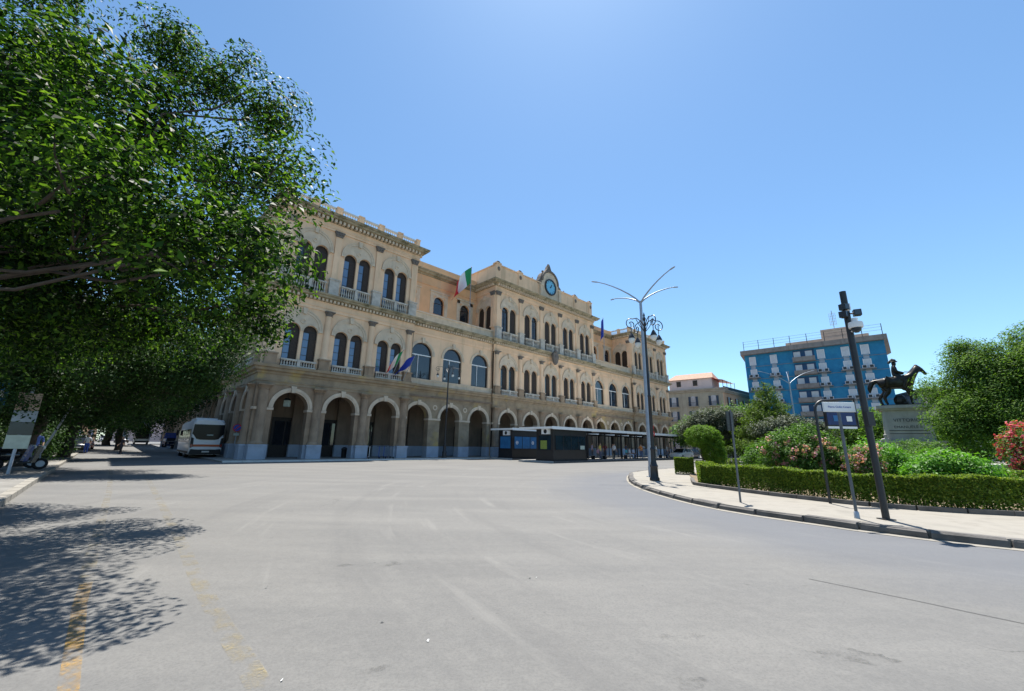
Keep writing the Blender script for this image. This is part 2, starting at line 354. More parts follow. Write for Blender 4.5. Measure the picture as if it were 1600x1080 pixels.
def light_window(x,y,rz,zs,zp,style,off):
    """joinery of one arched light; style picks what fills it"""
    c,s=math.cos(rz),math.sin(rz)
    def frame():
        mb=MB(); r=LR
        mb.ring(r-.09,r+.02,zp,.22,.32,n=10)
        mb.box(-r-.02,-r+.09,.22,.32,zs,zp); mb.box(r-.09,r+.02,.22,.32,zs,zp)
        mb.box(-r+.09,r-.09,.215,.31,zp-.06,zp+.06); mb.box(-.04,.04,.225,.3,zs,zp-.06); mb.box(-r+.09,-.04,.23,.3,zs,zs+.5); mb.box(.04,r-.09,.23,.3,zs,zs+.5)
        for i in range(1,4):
            zz=zs+.5+(zp-zs-.5)*i/4; mb.box(-r+.09,-.04,.24,.29,zz-.02,zz+.02); mb.box(.04,r-.09,.24,.29,zz-.02,zz+.02)
        return mb.mesh('window','wood')
    def lun():
        pts=[(LR*.93*math.cos(math.pi*k/10),zp+LR*.93*math.sin(math.pi*k/10)) for k in range(11)]
        return MB().prism([(p[0],p[1]) for p in pts],.26,.30).mesh('lunette','shutter' if style!=2 else 'glass')
    w=P('window',('lw',zs,zp),frame,x+c*off,y+s*off,rz)
    put('lunette',cached(('ll',zs,zp,style==2),lun),w)
    def leaf(side,mt,key):
        def mk():
            a,b=(-LR+.07,-.03) if side<0 else (.03,LR-.07); mb=MB()
            if key=='shutter':
                mb.box(a,b,.20,.235,zs+.02,zp-.04)
                for i in range(14): zz=zs+.1+(zp-zs-.2)*i/14; mb.box(a+.05,b-.05,.185,.2,zz,zz+.06)
            else: mb.box(a,b,.262,.275,zs+.02,zp-.05)
            return mb.mesh('x',mt)
        put('shutter' if key=='shutter' else 'pane', cached(('lf',side,mt,zs,zp),mk), w)
    if style==0: leaf(-1,'glass_blue','pane'); leaf(1,'shutter','shutter')
    elif style==1: leaf(-1,'shutter','shutter'); leaf(1,'shutter','shutter')
    elif style==3: leaf(-1,'glass','pane'); leaf(1,'shutter','shutter')
    else: leaf(-1,'glass','pane'); leaf(1,'glass','pane')
def colonnette(zs,zp):
    def mk():
        mb=MB(); h=zp-zs
        mb.lathe([(.16,0),(.16,.1),(.12,.16),(.10,.25),(.088,h-.28),(.12,h-.24),(.1,h-.2),(.15,h-.02),(.15,h)],(0,.2,zs),10)
        return mb.mesh('colonnette','balus',True)
    return mk
def lunette_trim(zp,za,r,mt='trim'):
    """raised enclosing arch, its tympanum with roundel, and hood ring"""
    def tym():
        mb=MB(); n=36; y=-.03
        def bot(x):
            for o in (-LOFF,LOFF):
                if abs(x-o)<LR: return zp+math.sqrt(max(0,LR*LR-(x-o)**2))
            return zp
        rr=r-.30; xs=[-rr+2*rr*i/n for i in range(n+1)]
        tp=lambda x: za+math.sqrt(max(0,rr*rr-x*x))
        for a,b in zip(xs[:-1],xs[1:]):
            mb.add([(a,y,bot(a)),(b,y,bot(b)),(b,y,max(bot(b),tp(b))),(a,y,max(bot(a),tp(a)))],[(0,1,2,3)])
            mb.add([(a,y,bot(a)),(b,y,bot(b)),(b,0.01,bot(b)),(a,0.01,bot(a))],[(0,3,2,1)])
        return mb.mesh('tympanum',mt)
    def ring():
        mb=MB(); mb.ring(r-.30,r-.10,za,-.09,0,n=20); mb.ring(r-.10,r,za,-.14,0,n=20)
        mb.ring(.15,.24,zp+LR+.28,-.10,-.03,0,2*math.pi,12)
        for sg in (-1,1): mb.box(sg*(r-.15)-.17,sg*(r-.15)+.17,-.16,0,za-.16,za-.002)
        for o in (-LOFF,LOFF): mb.ring(LR+.01,LR+.10,zp,-.075,-.03,n=12,xc=o)
        return mb.mesh('arch_moulding',mt)
    def key(): return MB().prism([(-.13,za+r-.42),(.13,za+r-.42),(.2,za+r+.16),(-.2,za+r+.16)],-.24,0).mesh('keystone','trim')
    return tym,ring,key
def baluster_prof(h): return [(.075,0),(.075,.06*h),(.045,.14*h),(.085,.36*h),(.05,.62*h),(.04,.78*h),(.075,.9*h),(.075,h)]
def balustrade(length,z0,h,n,mt='balus',rail=.14):
    def mk():
        mb=MB(); L=length/2
        mb.box(-L,L,-.13,.13,z0,z0+.12); mb.box(-L,L,-.15,.15,z0+h-rail,z0+h)
        for i in range(n): mb.lathe(baluster_prof(h-rail-.12),(-L+length*(i+.5)/n,0,z0+.12),6)
        return mb.mesh('balustrade',mt)
    return mk
# ---- bay builders -------------------------------------------------------------------
def ground_bay(x,y,rz,w0,w1,kind):
    wm='brownstone' if kind=='col' else 'trim'
    P('ground_wall',('gw',w0,w1,kind),lambda:panel(MB(),-w0,w1,1.25,6.2,[(0,ARC_R,1.25,ARC_SP)],.8,0,14).mesh('ground_wall','brownstone' if kind=='col' else 'lichen'),x,y,rz)
    for a,b in ((-w0,-ARC_R+.02),(ARC_R-.02,w1)): P('plinth',('gpl',a,b),lambda:MB().box(a,b,-.06,.86,.1,1.25).mesh('plinth','plinth'),x,y,rz)
    P('arch_moulding',('gar',kind),lambda:MB().ring(ARC_R,ARC_R+.13,ARC_SP,-.06,.0,n=20).ring(ARC_R+.13,ARC_R+.36,ARC_SP,-.11,0,n=20).mesh('arch_moulding','trim'),x,y,rz)
    P('keystone',('gk',),lambda:MB().prism([(-.14,5.6),(.14,5.6),(.22,6.15),(-.22,6.15)],-.2,0).mesh('keystone','trim'),x,y,rz)
    for a,b in ((-w0+.01,-ARC_R+.06),(ARC_R-.06,w1-.01)): P('impost',('gi',a,b),lambda:MB().box(a,b,-.09,.84,ARC_SP-.22,ARC_SP-.02).mesh('impost','trim'),x,y,rz)
def first_twin(x,y,rz,w0,w1,st,bal=True):
    zs,zp,za,r=7.85,11.2,11.45,1.74
    P('first_floor_wall',('f1',w0,w1),lambda:panel(MB(),-w0,w1,7.7,13.5,twin(zs,zp),.45).mesh('first_floor_wall','plaster'),x,y,rz)
    a,b,k=lunette_trim(zp,za,r); P('tympanum','t1',a,x,y,rz); P('arch_moulding','a1',b,x,y,rz); P('keystone','k1',k,x,y,rz); P('colonnette','c1',colonnette(zs,zp),x,y,rz)
    for i,o in enumerate((-LOFF,LOFF)): light_window(x,y,rz,zs,zp,st[i],o)
    if bal: bal_bay(x,y,rz,7.8,.66,'b1')
def bal_bay(x,y,rz,z0,h,key):
    c,s=math.cos(rz),math.sin(rz); yy=-.28
    for o in (-.79,.79): P('balustrade',key,balustrade(1.3,z0,h,6),x+c*o-s*yy,y+s*o+c*yy,rz)
    P('pedestal',key+'p',lambda:MB().box(-.13,.13,-.17,.2,z0,z0+h+.02).mesh('pedestal','balus'),x-s*yy,y+c*yy,rz)
def second_twin(x,y,rz,w0,w1,st,bal=True,z1=21.8,wallmat='plaster',zlow=14.8):
    zs,zp,za,r=15.2,19.28,19.6,1.74
    P('second_floor_wall',('f2',w0,w1,z1,wallmat,zlow),lambda:panel(MB(),-w0,w1,zlow,z1,twin(zs,zp),.45).mesh('second_floor_wall',wallmat),x,y,rz)
    a,b,k=lunette_trim(zp,za,r); P('tympanum','t2',a,x,y,rz); P('arch_moulding','a2',b,x,y,rz); P('keystone','k2',k,x,y,rz); P('colonnette','c2',colonnette(zs,zp),x,y,rz)
    for i,o in enumerate((-LOFF,LOFF)): light_window(x,y,rz,zs,zp,st[i],o)
    if bal: bal_bay(x,y,rz,15.05,1.2,'b2')
def big_window(x,y,rz,r,zs,zp,key,bars=True):
    def frame():
        mb=MB(); mb.ring(r-.1,r+.02,zp,.2,.32,n=16); mb.box(-r-.02,-r+.1,.2,.32,zs,zp); mb.box(r-.1,r+.02,.2,.32,zs,zp)
        mb.box(-r+.1,r-.1,.21,.3,zs,zs+.12); return mb.mesh('window','wood')
    w=P('window',key+'w',frame,x,y,rz)
    def glassp(lo,hi,a,b): return lambda: MB().box(a,b,.27,.28,lo,hi).mesh('pane','glass')
    put('pane',cached(key+'p0',glassp(zs+.1,zp-.08,-r+.08,-.33)),w); put('pane',cached(key+'p1',glassp(zs+.1,zp-.08,-.33,r-.08)),w)
    put('lunette',cached(key+'lu',lambda:MB().prism([((r-.08)*math.cos(math.pi*k/16),zp+(r-.08)*math.sin(math.pi*k/16)) for k in range(17)],.27,.28).mesh('lunette','glass')),w)
    if bars:
        put('transom',cached(key+'tr',lambda:MB().box(-r+.09,r-.09,.17,.265,zp-.09,zp+.02).mesh('transom','white')),w)
        put('glazing_bar',cached(key+'gb',lambda:MB().box(-.36,-.30,.2,.262,zs+.12,zp-.09).mesh('glazing_bar','white')),w)
def first_big(x,y,rz,w0,w1):
    zs,zp,r=8.45,11.2,1.36
    P('first_floor_wall',('fb',w0,w1),lambda:panel(MB(),-w0,w1,7.7,13.5,[(0,r,zs,zp)],.45,0,14).mesh('first_floor_wall','plaster'),x,y,rz)
    P('arch_moulding','ab',lambda:MB().ring(r,r+.12,zp,-.05,0,n=20).ring(r+.12,r+.30,zp,-.10,0,n=20).mesh('arch_moulding','trim'),x,y,rz)
    P('keystone','kb',lambda:MB().prism([(-.13,12.5),(.13,12.5),(.2,13.1),(-.2,13.1)],-.2,0).mesh('keystone','trim'),x,y,rz)
    big_window(x,y,rz,r,zs,zp,'bw')
    P('sill_band',('sb',w0,w1),lambda:MB().box(-w0,w1,-.12,0,7.8,8.32).box(-w0,w1,-.18,0,8.32,8.45).mesh('sill_band','trim'),x,y,rz)
def attic_bay(x,y,rz,w0,w1):
    zs,zp,r=17.7,19.3,.78
    P('attic_wall',('at',w0,w1),lambda:panel(MB(),-w0,w1,14.9,22.5,[(0,r,zs,zp)],.4,0,12).mesh('attic_wall','plaster_orange'),x,y,rz)
    P('arch_moulding','aat',lambda:MB().ring(r,r+.14,zp,-.08,0,n=14).box(-r-.35,-r-.02,-.09,0,zp-.2,zp-.02).box(r+.02,r+.35,-.09,0,zp-.2,zp-.02).mesh('arch_moulding','trim'),x,y,rz)
    def sur():
        mb=MB(); 
        for sg in (-1,1): mb.box(sg*(r+.34)-.24,sg*(r+.34)+.24,-.05,0,zs,20.6)
        mb.box(-r-.58,r+.58,-.05,0,20.15,20.6); mb.box(-r-.7,r+.7,-.16,0,20.6,20.78); return mb.mesh('window_surround','trim')
    P('window_surround','sur',sur,x,y,rz)
    big_window(x,y,rz,r,zs,zp,'aw',False)
def half_col(name,x,y,rz,z0,z1,r,key,mt,cap):
    def mk():
        mb=MB(); h=z1-z0
        mb.lathe([(r*1.3,0),(r*1.3,.12),(r*1.12,.2),(r*1.02,.3),(r*.9,h-.45)],(0,-.02,z0),14,math.pi,2*math.pi)
        mb.cur=1
        mb.lathe([(r*.9,h-.45),(r*1.05,h-.42),(r*.95,h-.36),(r*1.35,h-.1)],(0,-.02,z0),14,math.pi,2*math.pi); mb.box(-r*1.4,r*1.4,-r*1.4-.02,0,z1-.1,z1)
        return mb.mesh(name,[mt,cap],True)
    return P(name,key,mk,x,y,rz)
def pilaster(x,y,rz,z0,z1,w,key,mt='plaster'):
    def mk():
        mb=MB(); mb.box(-w/2-.06,w/2+.06,-.20,0,z0,z0+.22); mb.box(-w/2,w/2,-.14,0,z0+.22,z1-.55)
        mb.cur=1
        mb.prism([(-w/2,z1-.55),(w/2,z1-.55),(w/2+.14,z1-.1),(-w/2-.14,z1-.1)],-.24,0); mb.box(-w/2-.18,w/2+.18,-.28,0,z1-.1,z1)
        for k in range(3): mb.sphere((-w/2+.02+k*(w/2-.02),-.24,z1-.3),.11,6,5)
        return mb.mesh('pilaster',[mt,'capital'])
    return P('pilaster',key,mk,x,y,rz)
def pedestal(x,y,rz,z0,z1,w,d,key,mt):
    def mk():
        mb=MB(); mb.box(-w/2-.05,w/2+.05,-d-.05,0,z0,z0+.15); mb.box(-w/2,w/2,-d,0,z0+.15,z1-.13); mb.box(-w/2-.07,w/2+.07,-d-.07,0,z1-.13,z1)
        return mb.mesh('pedestal',mt)
    return P('pedestal',key,mk,x,y,rz)
def ground_col(x,y,rz):
    P('plinth','gcpl',lambda:MB().box(-.58,.58,-.46,-.065,.1,1.25).box(-.63,.63,-.51,-.065,1.12,1.27).mesh('plinth','plinth'),x,y,rz)
    half_col('column',x,y,rz,1.27,6.12,.40,'gcol','brownstone','brownstone')
REV=-math.pi/2
S1b,W1b,CEb,W2b,S2b=[2.5,6.8,11.1],[15.2,19.45,23.7],[28.35,32.8,37.2,41.6,46.1],[50.4,54.8,59.2],[64.05,68.75,73.5]
S1e,W1e,CEe,W2e,S2e=[-.3,4.65,8.95,13.7],[13.7,17.33,21.58,25.75],[25.75,30.57,35.0,39.4,43.85,48.65],[48.65,52.6,57.0,61.3],[61.3,66.4,71.1,76.4]
S1p,CEp,S2p=[.3,4.65,8.95,13.2],[26.2,30.57,35.0,39.4,43.85,48.2],[61.8,66.4,71.1,75.9]
WY=.3
st_rng=random.Random(3)
def pick(opts): return [st_rng.choice(opts),st_rng.choice(opts)]
def rr(v): return round(v,3)
for bays,edges,pil,opts in ((S1b,S1e,S1p,None),(CEb,CEe,CEp,[1,3,2,1]),(S2b,S2e,S2p,[1,1,2])):
    for i,u in enumerate(bays):
        w0,w1=rr(u-edges[i]),rr(edges[i+1]-u)
        ground_bay(u,0,0,w0,w1,'col')
        first_twin(u,0,0,w0,w1,[0,0] if opts is None else pick(opts))
        second_twin(u,0,0,w0,w1,([3,1],[0,0],[0,0])[i] if opts is None else pick(opts))
    for u in pil:
        ground_col(u,0,0)
        pedestal(u,0,0,7.8,8.85,.9,.42,'pd1','brownstone'); half_col('column',u,0,0,8.85,13.45,.31,'col1','plaster','capital')
        pedestal(u,0,0,15.05,16.72,.9,.40,'pd2','balus'); pilaster(u,0,0,16.72,21.8,.62,'pil2')
for bays,edges in ((W1b,W1e),(W2b,W2e)):
    for i,u in enumerate(bays):
        w0,w1=rr(u-edges[i]),rr(edges[i+1]-u)
        ground_bay(u,WY,0,w0,w1,'wing'); first_big(u,WY,0,w0,w1); attic_bay(u,4.0,0,w0,w1)
    for k in (0,1):
        um=(bays[k]+bays[k+1])/2
        P('roundel','rdl',lambda:MB().ring(.16,.30,5.45,-.08,0,0,2*math.pi,14).mesh('roundel','trim'),um,WY,0)
# left side: pavilion return (three bays), then a long lower range going back
for i,yb in enumerate(S1b):
    w0,w1=rr(S1e[i+1]-yb),rr(yb-max(S1e[i],.0))
    ground_bay(-.3,yb,REV,w0,w1,'col'); first_twin(-.3,yb,REV,w0,w1,pick([1,3])); second_twin(-.3,yb,REV,w0,w1,pick([1,3]))
for yb in (.75,4.65,8.95,13.2):
    ground_col(-.3,yb,REV); pedestal(-.3,yb,REV,7.8,8.85,.9,.42,'pd1','brownstone'); half_col('column',-.3,yb,REV,8.85,13.45,.31,'col1','plaster','capital')
    pedestal(-.3,yb,REV,15.05,16.72,.9,.40,'pd2','balus'); pilaster(-.3,yb,REV,16.72,21.8,.62,'pil2')
for k in range(12):
    yb=13.7+2.15+4.3*k
    ground_bay(0,yb,REV,2.15,2.15,'wing'); first_big(0,yb,REV,2.15,2.15); ground_col(0,yb+2.15,REV)
# inner returns of the projecting blocks above the wing terraces
for (x0,) in ((25.75,),(61.3,)):
    second_twin(x0,2.15,REV,1.85,2.15,[1,1],False,zlow=14.95); P('pilaster','pil2',None,x0,.45,REV)
def side_box(x,y0,y1,z0,z1,mt,name='side_wall'): MB().box(x,x+.2,y0,y1,z0,z1).build(name,mt,ST)
side_box(13.5,.02,14,14.95,21.8,'plaster'); side_box(48.45,.02,14,14.95,21.8,'plaster'); side_box(76.2,.02,14,.1,21.8,'plaster')
side_box(25.76,4.02,14,14.95,21.8,'plaster'); side_box(61.31,4.02,14,14.95,21.8,'plaster')
# back and lower range walls
MB().box(-.25,76.3,13.95,14.2,.1,21.8).build('back_wall','plaster',ST)
MB().box(.02,.3,65.2,65.5,.1,15).box(.3,30,65.2,65.4,.1,15).box(29.8,30,14.2,65.2,.1,15).build('back_wall','plaster',ST)
# portico: inner wall with doors, floor, ceiling
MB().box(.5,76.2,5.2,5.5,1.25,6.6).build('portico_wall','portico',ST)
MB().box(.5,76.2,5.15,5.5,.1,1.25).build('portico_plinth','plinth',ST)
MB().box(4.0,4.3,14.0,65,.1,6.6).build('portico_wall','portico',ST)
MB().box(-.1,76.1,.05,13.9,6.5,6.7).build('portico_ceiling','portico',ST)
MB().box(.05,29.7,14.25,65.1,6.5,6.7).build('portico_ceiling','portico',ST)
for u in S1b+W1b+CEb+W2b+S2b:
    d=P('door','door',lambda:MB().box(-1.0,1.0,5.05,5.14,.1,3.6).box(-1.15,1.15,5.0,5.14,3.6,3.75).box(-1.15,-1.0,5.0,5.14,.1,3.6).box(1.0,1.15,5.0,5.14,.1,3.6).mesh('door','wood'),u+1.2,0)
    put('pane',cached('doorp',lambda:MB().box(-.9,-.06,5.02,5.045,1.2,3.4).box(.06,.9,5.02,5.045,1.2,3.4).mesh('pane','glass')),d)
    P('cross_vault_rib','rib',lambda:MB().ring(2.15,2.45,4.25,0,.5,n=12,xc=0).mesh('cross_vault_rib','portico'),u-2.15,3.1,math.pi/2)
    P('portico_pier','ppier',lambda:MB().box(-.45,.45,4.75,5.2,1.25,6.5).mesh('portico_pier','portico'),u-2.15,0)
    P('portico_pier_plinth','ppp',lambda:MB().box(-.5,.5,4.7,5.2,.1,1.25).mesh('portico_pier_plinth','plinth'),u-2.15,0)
# courses that run round the blocks
LOW=[(0,66),(0,13.7),(-.3,13.7),(-.3,0),(13.7,0),(13.7,WY),(25.75,WY),(25.75,0),(48.65,0),(48.65,WY),(61.3,WY),(61.3,0),(76.4,0),(76.4,14)]
def course(name,path,prof,mt): return MB().sweep([(p[0],p[1]) for p in path],prof).build(name,mt,ST)
rev=lambda p:p   # travel keeps the building on the left: 'right of travel' points outwards
course('frieze',LOW,[(-.3,6.18),(.06,6.18),(.06,6.42),(.12,6.42),(.12,6.5),(.07,6.52),(.07,7.05),(-.3,7.05)],'lichen')
course('cornice',LOW,[(-.3,7.05),(.16,7.05),(.20,7.2),(.40,7.3),(.44,7.5),(.58,7.56),(.62,7.78),(-.3,7.8)],'lichen')
course('frieze',LOW,[(-.4,13.45),(.08,13.45),(.08,13.75),(.13,13.75),(.13,13.85),(.06,13.87),(.06,14.35),(-.4,14.35)],'plaster')
course('cornice',LOW,[(-.4,14.35),(.12,14.35),(.14,14.42),(.14,14.58),(.56,14.66),(.60,14.82),(.74,14.87),(.78,15.02),(-.4,15.05)],'cornice')
def dentils(path,z0,z1,out,step=.36,w=.19):
    mb=MB()
    for (a,b) in zip(path[:-1],path[1:]):
        A,B=Vector(a),Vector(b); L=(B-A).length
        if L<.5: continue
        t=(B-A).normalized(); nn=Vector((t.y,-t.x)); k=int(L/step); s0=len(mb.v)
        for i in range(k+1):
            c=A+t*(L*(i+.5)/(k+1)); p0=c-t*w/2+nn*.1; p1=c+t*w/2+nn*.1; p2=p1+nn*(out-.1); p3=p0+nn*(out-.1)
            mb.slab([(p0.x,p0.y),(p3.x,p3.y),(p2.x,p2.y),(p1.x,p1.y)],z0,z1)
    return stuff(mb.build('dentil_course','trim',ST))
dentils(LOW[1:],14.36,14.6,.38)
S1P=[(-.3,14),(-.3,0),(13.7,0),(13.7,14)]; CEP=[(25.75,14),(25.75,0),(48.65,0),(48.65,14)]; S2P=[(61.3,14),(61.3,0),(76.4,0),(76.4,14)]
WA=[[(13.7,4),(25.75,4)],[(48.65,4),(61.3,4)]]
for pth in (S1P,CEP,S2P):
    course('frieze',pth,[(-.4,21.75),(.1,21.75),(.1,22.0),(.15,22.0),(.15,22.1),(.07,22.12),(.07,22.55),(-.4,22.55)],'plaster')
    course('cornice',pth,[(-.4,22.55),(.14,22.55),(.16,22.62),(.16,22.82),(.68,22.9),(.72,23.05),(.88,23.1),(.94,23.28),(-.4,23.34)],'cornice')
    dentils(pth,22.56,22.85,.5,.42,.22)
for pth in WA:
    a,b=pth
    course('cornice',[(a[0]+.02,4),(b[0]-.02,4)],[(-.3,22.5),(.1,22.5),(.14,22.65),(.4,22.75),(.45,22.95),(.6,23.0),(.62,23.15),(-.3,23.2)],'cornice')
    MB().box(a[0]+.02,b[0]-.02,4.1,4.4,23.18,24.25).build('parapet','plaster_orange',ST)
    MB().box(a[0]+.02,b[0]-.02,3.9,4.0,21.3,21.45).box(a[0]+.02,b[0]-.02,3.93,4.0,17.35,17.6).build('string_course','plaster_orange',ST)
    MB().box(a[0]+.02,b[0]-.02,WY-.02,WY+.3,15.04,16.0).box(a[0]+.02,b[0]-.02,WY-.12,WY+.4,16.0,16.18).build('terrace_parapet','trim',ST)
    MB().box(a[0]+.02,b[0]-.02,.4,4.1,14.8,15.1).build('terrace','roof_slab',ST)
    MB().box(a[0]+.02,b[0]-.02,4.2,14,22.7,22.95).build('roof','roof_slab',ST)
for pth in (S1P,CEP,S2P): MB().box(pth[0][0]+.05,pth[2][0]-.05,.05,13.9,23.0,23.25).build('roof','roof_slab',ST)
MB().box(.1,29.7,14.1,65.1,14.7,14.98).build('roof','roof_slab',ST)
# drain pipes at the inner corners
for u in (13.85,25.6,48.8,61.15):
    MB().tube([(u,WY-.1,.2),(u,WY-.1,14.3)],.06,8).build('drain_pipe','brownstone',ST)
# roof balustrades on the two end pavilions
def roof_balustrade(path,segs):
    for (a,b),n in zip(zip(path[:-1],path[1:]),segs):
        A,B=Vector(a),Vector(b); L=(B-A).length; t=(B-A)/L; rz=math.atan2(t.y,t.x)
        for i in range(n):
            l=L/n; c=A+t*l*(i+.5)
            P('balustrade',('rb',rr(l)),balustrade(l-.5,23.34,1.1,max(4,int((l-.5)/.24)),'curb_white',.16),c.x,c.y,rz)
        for i in range(n+1):
            c=A+t*L*i/n
            if i==n and b is not path[-1]: continue
            P('pedestal','rbp',lambda:MB().box(-.27,.27,-.22,.22,23.3,24.42).box(-.32,.32,-.27,.27,24.42,24.56).mesh('pedestal','plaster'),c.x,c.y,rz)
roof_balustrade([(-.1,13.8),(-.1,.25),(13.5,.25),(13.5,13.8)],[6,6,6])
roof_balustrade([(61.5,13.8),(61.5,.25),(76.2,.25),(76.2,13.8)],[6,7,6])
# central parapet with piers, finials, and the clock gable
ZP=25.75
for x0,x1 in ((25.9,35.2),(39.2,48.5)):
    MB().box(x0,x1,.15,.5,23.3,ZP).box(x0,x1,.03,.6,ZP,ZP+.16).build('parapet','plaster',ST)
MB().box(25.9,26.25,.5,13.5,23.3,ZP).box(25.78,26.35,.6,13.5,ZP,ZP+.16).build('parapet','plaster',ST)
MB().box(48.15,48.5,.5,13.5,23.3,ZP).build('parapet','plaster',ST)
def parapet_pier():
    mb=MB(); mb.box(-.42,.42,-.05,.15,23.34,ZP+.02); mb.box(-.5,.5,-.12,.65,ZP+.17,ZP+.36)
    mb.cur=1; mb.sphere((0,-.09,ZP-.55),.26,8,6,(1,.4,1.2)); mb.prism([(-.4,ZP+.36),(.4,ZP+.36),(.2,ZP+.62),(-.2,ZP+.62)],0,.5); return mb.mesh('parapet_pier',['plaster','capital'])
for u in (26.25,30.57,43.85,48.15): P('parapet_pier','pp',parapet_pier,u,.1)
for u in (33.4,34.4,40.1,41.0):
    P('finial','fin',lambda:MB().lathe([(.12,0),(.1,.12),(.05,.18),(.1,.3),(.02,.42)],(0,.3,ZP+.16),8).mesh('finial','capital',True),u,0)
UC=37.2
gpts=[(-1.95,23.3),(1.95,23.3),(1.95,26.35)]+[(1.75*math.cos(a),26.35+1.75*math.sin(a)) for a in [math.pi*k/14 for k in range(15)]]+[(-1.95,26.35)]
MB().prism(gpts,.0,1.0).build('clock_gable','trim',ST,loc=(UC,0,0))
MB().ring(1.75,2.02,26.4,-.16,1.05,0,math.pi,18).build('gable_moulding','capital',ST,loc=(UC,0,0))
MB().prism([(-1.35,27.75),(1.35,27.75),(.85,28.35),(.45,28.75),(.22,29.25),(0,29.6),(-.22,29.25),(-.45,28.75),(-.85,28.35)],.15,.75).sphere((0,.4,29.6),.16,8,6).sphere((-1.5,.3,28.0),.18,8,6).sphere((1.5,.3,28.0),.18,8,6).build('gable_crest','capital',ST,loc=(UC,0,0))
for sg in (-1,1):
    MB().box(sg*2.2-.25,sg*2.2+.25,-.22,.2,23.34,25.3).box(sg*2.2-.33,sg*2.2+.33,-.3,.3,25.3,25.6).build('gable_pilaster','trim',ST,loc=(UC,0,0))
    MB().prism([(sg*x,z) for x,z in ([(1.96,25.6),(2.9,25.6),(2.7,26.2),(2.3,26.5),(2.1,27.0),(1.96,27.2)] if sg>0 else [(1.96,27.2),(2.1,27.0),(2.3,26.5),(2.7,26.2),(2.9,25.6),(1.96,25.6)])],.1,.7).build('volute','capital',ST,loc=(UC,0,0))
ck=MB().ring(1.12,1.34,25.65,-.18,0,0,2*math.pi,28).build('clock','iron',ST,loc=(UC,0,0))
MB().prism([(1.12*math.cos(2*math.pi*k/28),25.65+1.12*math.sin(2*math.pi*k/28)) for k in range(28)],-.06,-.01).build('clock_face','clock',ck)
def hand(a,l,w):
    mb=MB(); mb.box(-w,w,-.10,-.075,-.15,l); mb.xf(Matrix.Translation((0,0,25.65)) @ Matrix.Rotation(a,4,'Y')); return mb
hand(R(32),.62,.055).build('clock_hand','black',ck); hand(R(52),.3,.07).build('clock_hand','black',ck)
mb=MB()
for k in range(12):
    s0=len(mb.v); mb.box(-.03,.03,-.085,-.06,.86,1.04); mb.xf(Matrix.Translation((0,0,25.65)) @ Matrix.Rotation(math.pi/6*k,4,'Y'),s0)
mb.build('hour_marks','black',ck)
# coat of arms below the middle balcony
MB().prism([(-.55,14.95),(-.62,14.2),(-.4,13.5),(0,13.15),(.4,13.5),(.62,14.2),(.55,14.95)],-1.05,-.7).sphere((0,-1.0,14.2),.35,8,6,(1,.5,1.3)).sphere((0,-.9,15.1),.3,8,6).build('coat_of_arms','capital',ST,loc=(UC,0,0))
# station pavement
PV=MB().slab([(-2.2,66),(-2.2,-2.6),(79,-2.6),(79,5.3),(4.1,5.3),(4.1,66)],.0,.1).build('station_pavement','pave',None,loc=ST.location,rz=R(44.5)); structure(PV)
for k in range(66):
    put('kerb_stone',cached('sk',lambda:MB().box(.01,1.19,-.14,.14,.0,.118).mesh('kerb_stone','curb_white')),PV,(-2.2+1.2*k,-2.74,0))
# ------------------------------------------------------------------ skinned bodies
def skin_mesh(name, joints, bones, root, mats, bone_mat, sub=2):
    """one continuous body grown round a skeleton; faces take the material of their nearest bone"""
    names=list(joints); idx={k:i for i,k in enumerate(names)}
    me=bpy.data.meshes.new(name); me.from_pydata([joints[k][0] for k in names],[(idx[a],idx[b]) for a,b in bones],[])
    o=bpy.data.objects.new(name,me); COL.objects.link(o)
    sk=o.modifiers.new('skin','SKIN'); sk.use_smooth_shade=True
    ss=o.modifiers.new('sub','SUBSURF'); ss.levels=sub; ss.render_levels=sub
    for i,k in enumerate(names):
        r=joints[k][1]; me.skin_vertices[0].data[i].radius=(r,r) if not hasattr(r,'__len__') else r
        me.skin_vertices[0].data[i].use_root=(k==root)
    dg=bpy.context.evaluated_depsgraph_get(); dg.update()
    out=bpy.data.meshes.new_from_object(o.evaluated_get(dg)); out.name=name
    bpy.data.objects.remove(o); out.materials.clear()
    for m in mats: out.materials.append(M[m] if isinstance(m,str) else m)
    if len(mats)>1:
        segs=[(np.array(joints[a][0]),np.array(joints[b][0]),bone_mat.get((a,b),0)) for a,b in bones]
        for p in out.polygons:
            c=np.array(p.center); best=1e9; bi=0
            for a,b,mi in segs:
                ab=b-a; t=min(1,max(0,((c-a)@ab)/max(1e-9,ab@ab))); dd=np.linalg.norm(c-a-t*ab)
                if dd<best: best=dd; bi=mi
            p.material_index=bi
    out.polygons.foreach_set('use_smooth',[True]*len(out.polygons))
    return out
